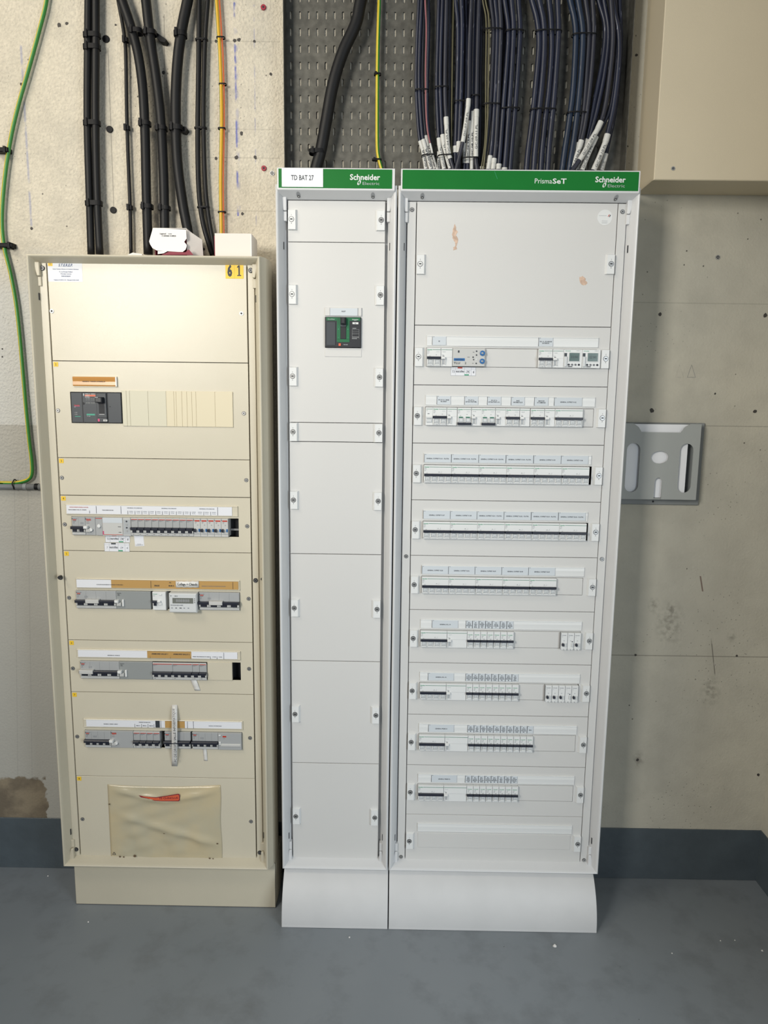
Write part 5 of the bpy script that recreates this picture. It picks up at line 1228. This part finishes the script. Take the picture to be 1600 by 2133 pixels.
MB().box(tx0, tx0 + .0015, TY - .050, TY, tz0, tz1, 'galvanised').build('side_flange', tray); MB().box(tx1 - .0015, tx1, TY - .050, TY, tz0, tz1, 'galvanised').build('side_flange', tray)

mk_cable('power_cable', cable_pts([(752, 0), (741, 50), (714, 110), (694, 175), (680, 250), (669, 310), (658, 352)], .120, bottom=2.0), 13.0 * mm, 'cable_black', 'thick black cable slanting across the perforated tray above the narrow cabinet')
mk_cable('earth_wire', cable_pts([(790, 0), (787, 100), (786, 200), (786, 300), (789, 330), (795, 352)], .138, bottom=2.0), 4.0 * mm, 'wire_yellow', 'yellow and green earth wire hanging in front of the perforated tray', 'wire', m2='wire_green', sec=(.80, .99))
band(780, 793, 155, .140, .007, .004, 'black tie, upper one on the yellow wire in the tray', 'ties on the tray wire'); band(776, 794, 333, .140, .007, .004, 'black tie, lower one on the yellow wire in the tray', 'ties on the tray wire')
band(645, 677, 317, .122, .017, .010, 'black strap around the thick black cable just above the narrow cabinet', None)

u_ = lambda v: v / 3.2 + 840
N_, S_, T_ = 'cable_navy', 'cable_slate', 'cable_teal'
bund = [
 ('leftmost bundle', [([(105, 0), (92, 300), (88, 600), (106, 900), (132, 1010), (152, 1130)], 21, N_, 0, [(945, 1130)]), ([(124, 0), (110, 300), (107, 600), (127, 900), (155, 1010), (185, 1130)], 21, N_, 1, [(935, 1130)]),
   ([(142, 0), (130, 300), (127, 600), (148, 900), (178, 1010), (208, 1130)], 20, S_, 0, [(910, 1130)]), ([(146, 0), (154, 200), (149, 500), (155, 800), (180, 960), (226, 1130)], 9, 'cable_pink', 2, [(960, 1130)]), ([(167, 0), (170, 200), (162, 500), (160, 750), (172, 900), (200, 1130)], 20, N_, -1, [])]),
 ('second bundle', [([(238, 0), (230, 300), (224, 600), (238, 930), (256, 1040), (272, 1130)], 23, N_, 0, [(925, 1130)]), ([(263, 0), (252, 300), (248, 600), (262, 905), (287, 1030), (316, 1130)], 23, N_, 1, [(902, 1125)]), ([(289, 0), (282, 300), (278, 600), (286, 790), (300, 1000), (335, 1130)], 25, S_, 2, [(785, 1060)]),
   ([(270, 0), (268, 300), (262, 700), (240, 1000), (236, 1130)], 20, N_, -1, [(1015, 1130)]), ([(308, 0), (306, 300), (305, 700), (306, 1130)], 22, S_, -1, [])]),
 ('third bundle', [([(335, 0), (328, 400), (322, 800), (318, 1130)], 8, 'cable_olive', 0, []), ([(350, 0), (366, 200), (360, 600), (348, 980), (346, 1130)], 26, N_, 0, [(978, 1020)]), ([(388, 0), (394, 200), (386, 600), (372, 950), (366, 1130)], 27, N_, 1, [(948, 1020)]),
   ([(428, 0), (424, 300), (420, 700), (414, 1130)], 20, S_, -2, []), ([(522, 0), (518, 300), (512, 700), (508, 1130)], 22, S_, -2, []), ([(415, 0), (418, 300), (412, 700), (408, 1130)], 22, N_, -1, [(960, 1090)]), ([(455, 0), (442, 300), (436, 640), (428, 740), (398, 940), (352, 1130)], 24, S_, 3, [(662, 950)]), ([(478, 0), (470, 300), (463, 740), (458, 1000), (456, 1130)], 21, N_, 0, [(745, 1130)]), ([(505, 0), (496, 300), (488, 720), (484, 1040), (492, 1130)], 28, S_, 1, [(733, 1050)]),
   ([(450, 300), (446, 700), (440, 850), (430, 1000), (428, 1130)], 20, N_, 0, [(810, 1090)])]),
 ('fourth bundle', [([(530, 0), (553, 150), (550, 500), (548, 900), (520, 1130)], 9, 'cable_olive', 1, []), ([(548, 0), (572, 150), (568, 500), (560, 850), (535, 1130)], 9, 'cable_olive', 2, []), ([(582, 0), (602, 200), (592, 500), (573, 800), (540, 1050), (524, 1130)], 27, S_, 0, [(1115, 1130)]), ([(612, 0), (627, 200), (614, 600), (592, 950), (566, 1130)], 24, N_, 1, [(1040, 1130)]), ([(642, 0), (651, 200), (636, 600), (618, 950), (598, 1130)], 27, S_, 1, [(1058, 1130)])]),
 ('fifth bundle', [([(676, 0), (702, 200), (692, 420), (668, 720), (647, 1000), (635, 1130)], 29, N_, 1, [(1095, 1130)]), ([(722, 0), (736, 200), (722, 500), (704, 750), (686, 1000), (675, 1130)], 30, N_, 2, [(1120, 1132)]), ([(768, 0), (779, 200), (766, 450), (744, 750), (722, 1000), (712, 1130)], 30, N_, 1, []), ([(662, 0), (672, 200), (664, 600), (640, 1130)], 22, S_, -2, []), ([(700, 0), (716, 200), (706, 500), (686, 800), (664, 1130)], 22, N_, -1, [])]),
 ('sixth bundle', [([(858, 0), (894, 140), (907, 290), (892, 500), (866, 750), (834, 1000), (822, 1130)], 34, N_, 1, []), ([(906, 0), (936, 150), (941, 320), (926, 550), (905, 750), (880, 1000), (870, 1130)], 34, N_, 2, []), ([(972, 0), (986, 150), (990, 350), (972, 600), (947, 800), (926, 1000), (917, 1130)], 34, N_, 1, []), ([(1030, 0), (1036, 200), (1022, 450), (1002, 700), (976, 950), (963, 1130)], 32, N_, 2, [])]),
 ('rightmost bundle', [([(1112, 0), (1145, 150), (1150, 300), (1133, 600), (1108, 800), (1078, 1000), (1060, 1130)], 36, T_, 1, []), ([(1165, 0), (1196, 200), (1192, 400), (1172, 650), (1142, 900), (1118, 1050), (1106, 1130)], 35, T_, 2, []), ([(1215, 0), (1238, 200), (1226, 450), (1203, 750), (1172, 950), (1140, 1130)], 32, S_, 1, [(950, 1130)]), ([(1262, 0), (1272, 200), (1255, 480), (1220, 780), (1190, 930), (1155, 1040), (1122, 1130)], 28, S_, 2, [(932, 1130)]),
   ([(1300, 0), (1346, 180), (1330, 400), (1275, 680), (1232, 900), (1185, 1080), (1170, 1130)], 28, N_, 0, [(925, 1130)]), ([(1338, 0), (1370, 220), (1345, 480), (1292, 740), (1245, 920), (1200, 1130)], 28, N_, 1, [(930, 1060)]), ([(1385, 0), (1398, 250), (1375, 520), (1330, 780), (1250, 940), (1180, 1060), (1128, 1135)], 28, S_, 4, [(805, 1062)]),
   ([(1405, 60), (1436, 220), (1438, 400), (1408, 680), (1362, 900), (1320, 1020), (1272, 1130)], 31, N_, 3, [(890, 1130)]), ([(1440, 0), (1447, 300), (1415, 700), (1360, 980), (1322, 1135)], 28, N_, 0, [(1020, 1130)]), ([(1412, 0), (1425, 350), (1385, 700), (1290, 905), (1225, 1050), (1195, 1130)], 26, S_, 2, [(905, 1130)])]),
]
ords = ['first', 'second', 'third', 'fourth', 'fifth', 'sixth', 'seventh', 'eighth', 'ninth', 'tenth']
for bn, cs in bund:
    order = sorted(range(len(cs)), key=lambda i: cs[i][0][0][0])
    for rank, i in enumerate(order):
        px_, wd, mt_, lay, sl = cs[i]
        Yc = .132 - lay * .0062; r = wd / 2 / 3.2 * mm * 1.18
        pts = cable_pts([(u_(x), y / 3.2) for x, y in px_], Yc, bottom=2.0)
        cn = {'cable_navy': 'navy blue cable', 'cable_slate': 'dark slate cable', 'cable_teal': 'blue cable', 'cable_pink': 'thin pink wire', 'cable_olive': 'thin olive wire'}[mt_]
        lab = '%s%s, %s from left in the %s of the tray' % (cn, ' with white sleeve' if sl else '', ords[rank], bn)
        o, cl = mk_cable('power_cable', pts, r, mt_, lab, group='blue cables entering the wide cabinet')
        for (y0, y1) in sl:
            za, zb_ = at(1000, y0 / 3.2, Yc).z, at(1000, y1 / 3.2, Yc).z
            seg_ = [p for p in cl if zb_ - .004 <= p.z <= za]
            # exact ends
            def interp(z):
                for p, q_ in zip(cl, cl[1:]):
                    if p.z >= z >= q_.z: return p.lerp(q_, (p.z - z) / max(p.z - q_.z, 1e-9))
                return cl[-1].copy()
            P0, P1 = interp(za), interp(zb_)
            seg_ = [P0] + [p for p in seg_ if P1.z + .001 < p.z < P0.z - .001] + [P1]
            mb = MB().tube(seg_, max(r * 1.10, .0022), 'sleeve', 14)
            capz = min(.018, (za - zb_) * .45)
            K = interp(za - capz); mb.tube([P0 + Vector((0, 0, .0005)), K], max(r * 1.2, .0026), 'sleeve', 14)
            if za - zb_ > .04:                      # printed code running along the sleeve
                mid = interp((za - capz + zb_) / 2); d = (P1 - K).normalized(); L_ = (P1 - K).length * .85
                ang = math.atan2(d.z, d.x)
                mb.text('GC.%02d.%02d.PL' % (rank + 1, i + 3), mid.x, mid.z, max(r, .002) * .9, mid.y - max(r * 1.1, .0022) - .0006, 'ink', al='c', w=min(L_, .06), rot=ang + math.pi)
            so = mb.build('marker_sleeve', o)
def tie(i0, i1, y, Yc, lab, dep=.013, tl=0): band(u_(i0), u_(i1), y / 3.2, Yc, dep, .0032, 'thin black cable tie, ' + lab, 'ties around the blue cables', tilt=tl, head=False, mth=.0009)
tie(80, 166, 606, .129, 'upper one on the leftmost bundle of the tray'); tie(124, 215, 1042, .127, 'lower one on the leftmost bundle of the tray', .012, -2)
tie(212, 302, 588, .127, 'upper one on the second bundle of the tray'); tie(230, 325, 1045, .125, 'lower one on the second bundle of the tray', .013, -3)
tie(340, 420, 682, .128, 'on the left half of the third bundle of the tray'); tie(452, 510, 645, .128, 'on the right half of the third bundle of the tray'); tie(390, 500, 1062, .126, 'lowest on the third bundle of the tray', .014, -2)
tie(538, 660, 203, .128, 'upper one on the fourth bundle of the tray'); tie(530, 645, 700, .128, 'lower one on the fourth bundle of the tray')
tie(680, 802, 212, .126, 'upper one on the fifth bundle of the tray'); tie(655, 775, 728, .126, 'lower one on the fifth bundle of the tray')
tie(880, 1055, 214, .125, 'upper one on the sixth bundle of the tray', .014); tie(845, 1018, 735, .125, 'lower one on the sixth bundle of the tray', .014)
tie(1125, 1285, 237, .125, 'upper one on the rightmost bundle of the tray', .014); tie(1090, 1222, 757, .125, 'lower one on the rightmost bundle of the tray', .014)

# ------------------------------------------------------------------ beige wall box
wb = thing('wall_cabinet', 'large beige metal wall box in the upper right corner', 'electrical box', (.8, WY, 2.02))
MB().box(.594, 1.06, .022, WY - .001, 2.020, 2.78, 'box_cream').build('housing', wb, bevel=.0015)
d = MB().cbox(.588, 1.066, .012, .0215, 2.014, 2.785, 'box_cream', .0018).build('door', wb)
v = at(1402, 351, .012); MB().disc(v.x, v.z, .0048, .0105, .013, 'steel', n=24).disc(v.x, v.z, .0030, .0100, .012, 'steel_dark', n=16).build('lock', d, label='small round metal lock')

# ------------------------------------------------------------------ document holder
hp = thing('document_holder', 'grey plastic document holder with oval cut-outs on the wall right of the white cabinet', 'document holder', (.72, WY, 1.25))
Yb, Yf = .160, .128
def polyline(cu, pts, cyc=True):
    s_ = cu.splines.new('POLY'); s_.points.add(len(pts) - 1)
    for k_, p in zip(s_.points, pts): k_.co = (p[0], p[1], 0, 1)
    s_.use_cyclic_u = cyc
def plate(name, outer, holes_, y0, th, m_, parent):
    cu = bpy.data.curves.new('p', 'CURVE'); cu.dimensions = '2D'; cu.fill_mode = 'BOTH'; cu.extrude = th / 2; cu.bevel_depth = 0
    polyline(cu, outer)
    for h_ in holes_: polyline(cu, h_)
    ob_ = bpy.data.objects.new('p', cu); C.objects.link(ob_)
    me = bpy.data.meshes.new_from_object(ob_.evaluated_get(bpy.context.evaluated_depsgraph_get()))
    bpy.data.objects.remove(ob_)
    g = root_loc(parent)
    for v_ in me.vertices: x, z, k_ = v_.co; v_.co = (x - g.x, y0 - k_ - g.y, z - g.z)
    me.materials.clear(); me.materials.append(MATS[m_]); me.name = name
    o_ = bpy.data.objects.new(name, me); C.objects.link(o_); o_.parent = parent; return o_
zf = lambda x, y, Y=Yf: at(x / 5 + 1280, y / 5 + 860, Y)
def stadium(x0, x1, z0, z1, n=10):
    r_ = (x1 - x0) / 2; cx = (x0 + x1) / 2; out = []
    for i in range(n + 1): t = math.pi * i / n; out.append((cx + r_ * math.cos(t), z1 - r_ + r_ * math.sin(t)))
    for i in range(n + 1): t = math.pi + math.pi * i / n; out.append((cx + r_ * math.cos(t), z0 + r_ + r_ * math.sin(t)))
    return out
xR = zf(893, 300).x; xC = zf(470, 460).x; W = xR - xC; xL = xC - W; zT = zf(500, 113).z; zB = zf(500, 902).z
nt = zf(500, 203).z
kx0, kx1 = zf(414, 760).x, zf(492, 760).x; kz = zf(455, 676).z
outer = [(xL, zT), (xC - W * .72, zT), (xC - W * .58, zT - .010), (xC - W * .50, nt), (xC + W * .50, nt), (xC + W * .58, zT - .010), (xC + W * .72, zT), (xR, zT), (xR, zB), (kx1, zB)]
r_ = (kx1 - kx0) / 2; outer += [((kx0 + kx1) / 2 + r_ * math.cos(t), kz - r_ + r_ * math.sin(t)) for t in [math.pi * i / 10 for i in range(11)]] + [(kx0, zB), (xL, zB)]
rx0, rx1 = zf(668, 570).x, zf(808, 570).x; rz1, rz0 = zf(740, 320).z, zf(740, 832).z
ez = zf(470, 463).z
holes_ = [stadium(rx0, rx1, rz0, rz1), stadium(2 * xC - rx1, 2 * xC - rx0, rz0, rz1), [(xC + .025 * math.cos(t), ez + .0175 * math.sin(t)) for t in [6.2832 * i / 32 for i in range(32)]]]
plate('front_plate', outer, holes_, Yf, .003, 'holder_grey', hp)
MB().cbox(xL - .004, xR + .024, Yb, WY - .0005, zB - .020, zT + .002, 'holder_back', .002).build('back_plate', hp, bevel=.001)
MB().box(xR - .003, xR, Yf, Yb, zB, zT, 'holder_grey').box(xL, xL + .003, Yf, Yb, zB, zT, 'holder_grey').box(xL, xR, Yf, Yb, zB, zB + .003, 'holder_grey').build('tray_walls', hp)
for x, y in ((897, 370), (402, 923)): v = zf(x, y, Yb); MB().disc(min(v.x, xR + .008), v.z, .0030, Yb - .0005, Yb + .002, 'dark', n=16).build('screw_hole', hp)
xp1 = zf(765, 500).x
dc = MB()
for k_ in range(3): dc.box(xL + .008 + .001 * k_, xp1 - .002 * k_, .136 + .004 * k_, .1385 + .004 * k_, zB + .004, zT - .002 - .003 * k_, 'card')
tag(dc.build('paper_stack', org=(xC, .14, zB + .004)), 'sheaf of white papers standing inside the grey document holder', 'paper')

# ------------------------------------------------------------------ crumbs on the floor
def onfloor(x, y):
    d = R3 @ Vector(((x - 800) / F, 1, -(y - 1066.5) / F)); return CAM + d * (-CAM.z / d.z)
for (x, y, s_, lab) in ((1156, 1972, .0055, 'largest white plaster crumb on the floor in front of the wide cabinet'), (728, 1953, .0025, 'small white crumb on the floor in front of the narrow cabinet'), (184, 1921, .0022, 'small white crumb on the floor in front of the cream plinth'), (100, 1825, .0020, 'tiny white crumb on the floor beside the cream plinth'), (1501, 1960, .0018, 'tiny white crumb at the right, left one of a pair'), (1531, 1959, .0018, 'tiny white crumb at the right, right one of a pair'), (1400, 1986, .0018, 'tiny white crumb nearest the camera at the right'), (1588, 1981, .0030, 'pale grey chip on the floor by the right edge')):
    p = onfloor(x, y); bm = bmesh.new(); bmesh.ops.create_icosphere(bm, subdivisions=2, radius=s_)
    for v_ in bm.verts: v_.co = Vector((v_.co.x * random.uniform(.7, 1.2), v_.co.y * random.uniform(.6, 1.1), max(v_.co.z, -s_ * .4) * random.uniform(.6, .9)))
    zmin = min(v_.co.z for v_ in bm.verts)
    for v_ in bm.verts: v_.co.z -= zmin
    me = bpy.data.meshes.new('plaster_crumb'); bm.to_mesh(me); bm.free(); me.materials.append(MATS['carton_white'])
    o = bpy.data.objects.new('plaster_crumb', me); C.objects.link(o); o.location = (p.x, p.y, 0); tag(o, lab, 'debris', 'crumbs on the floor')
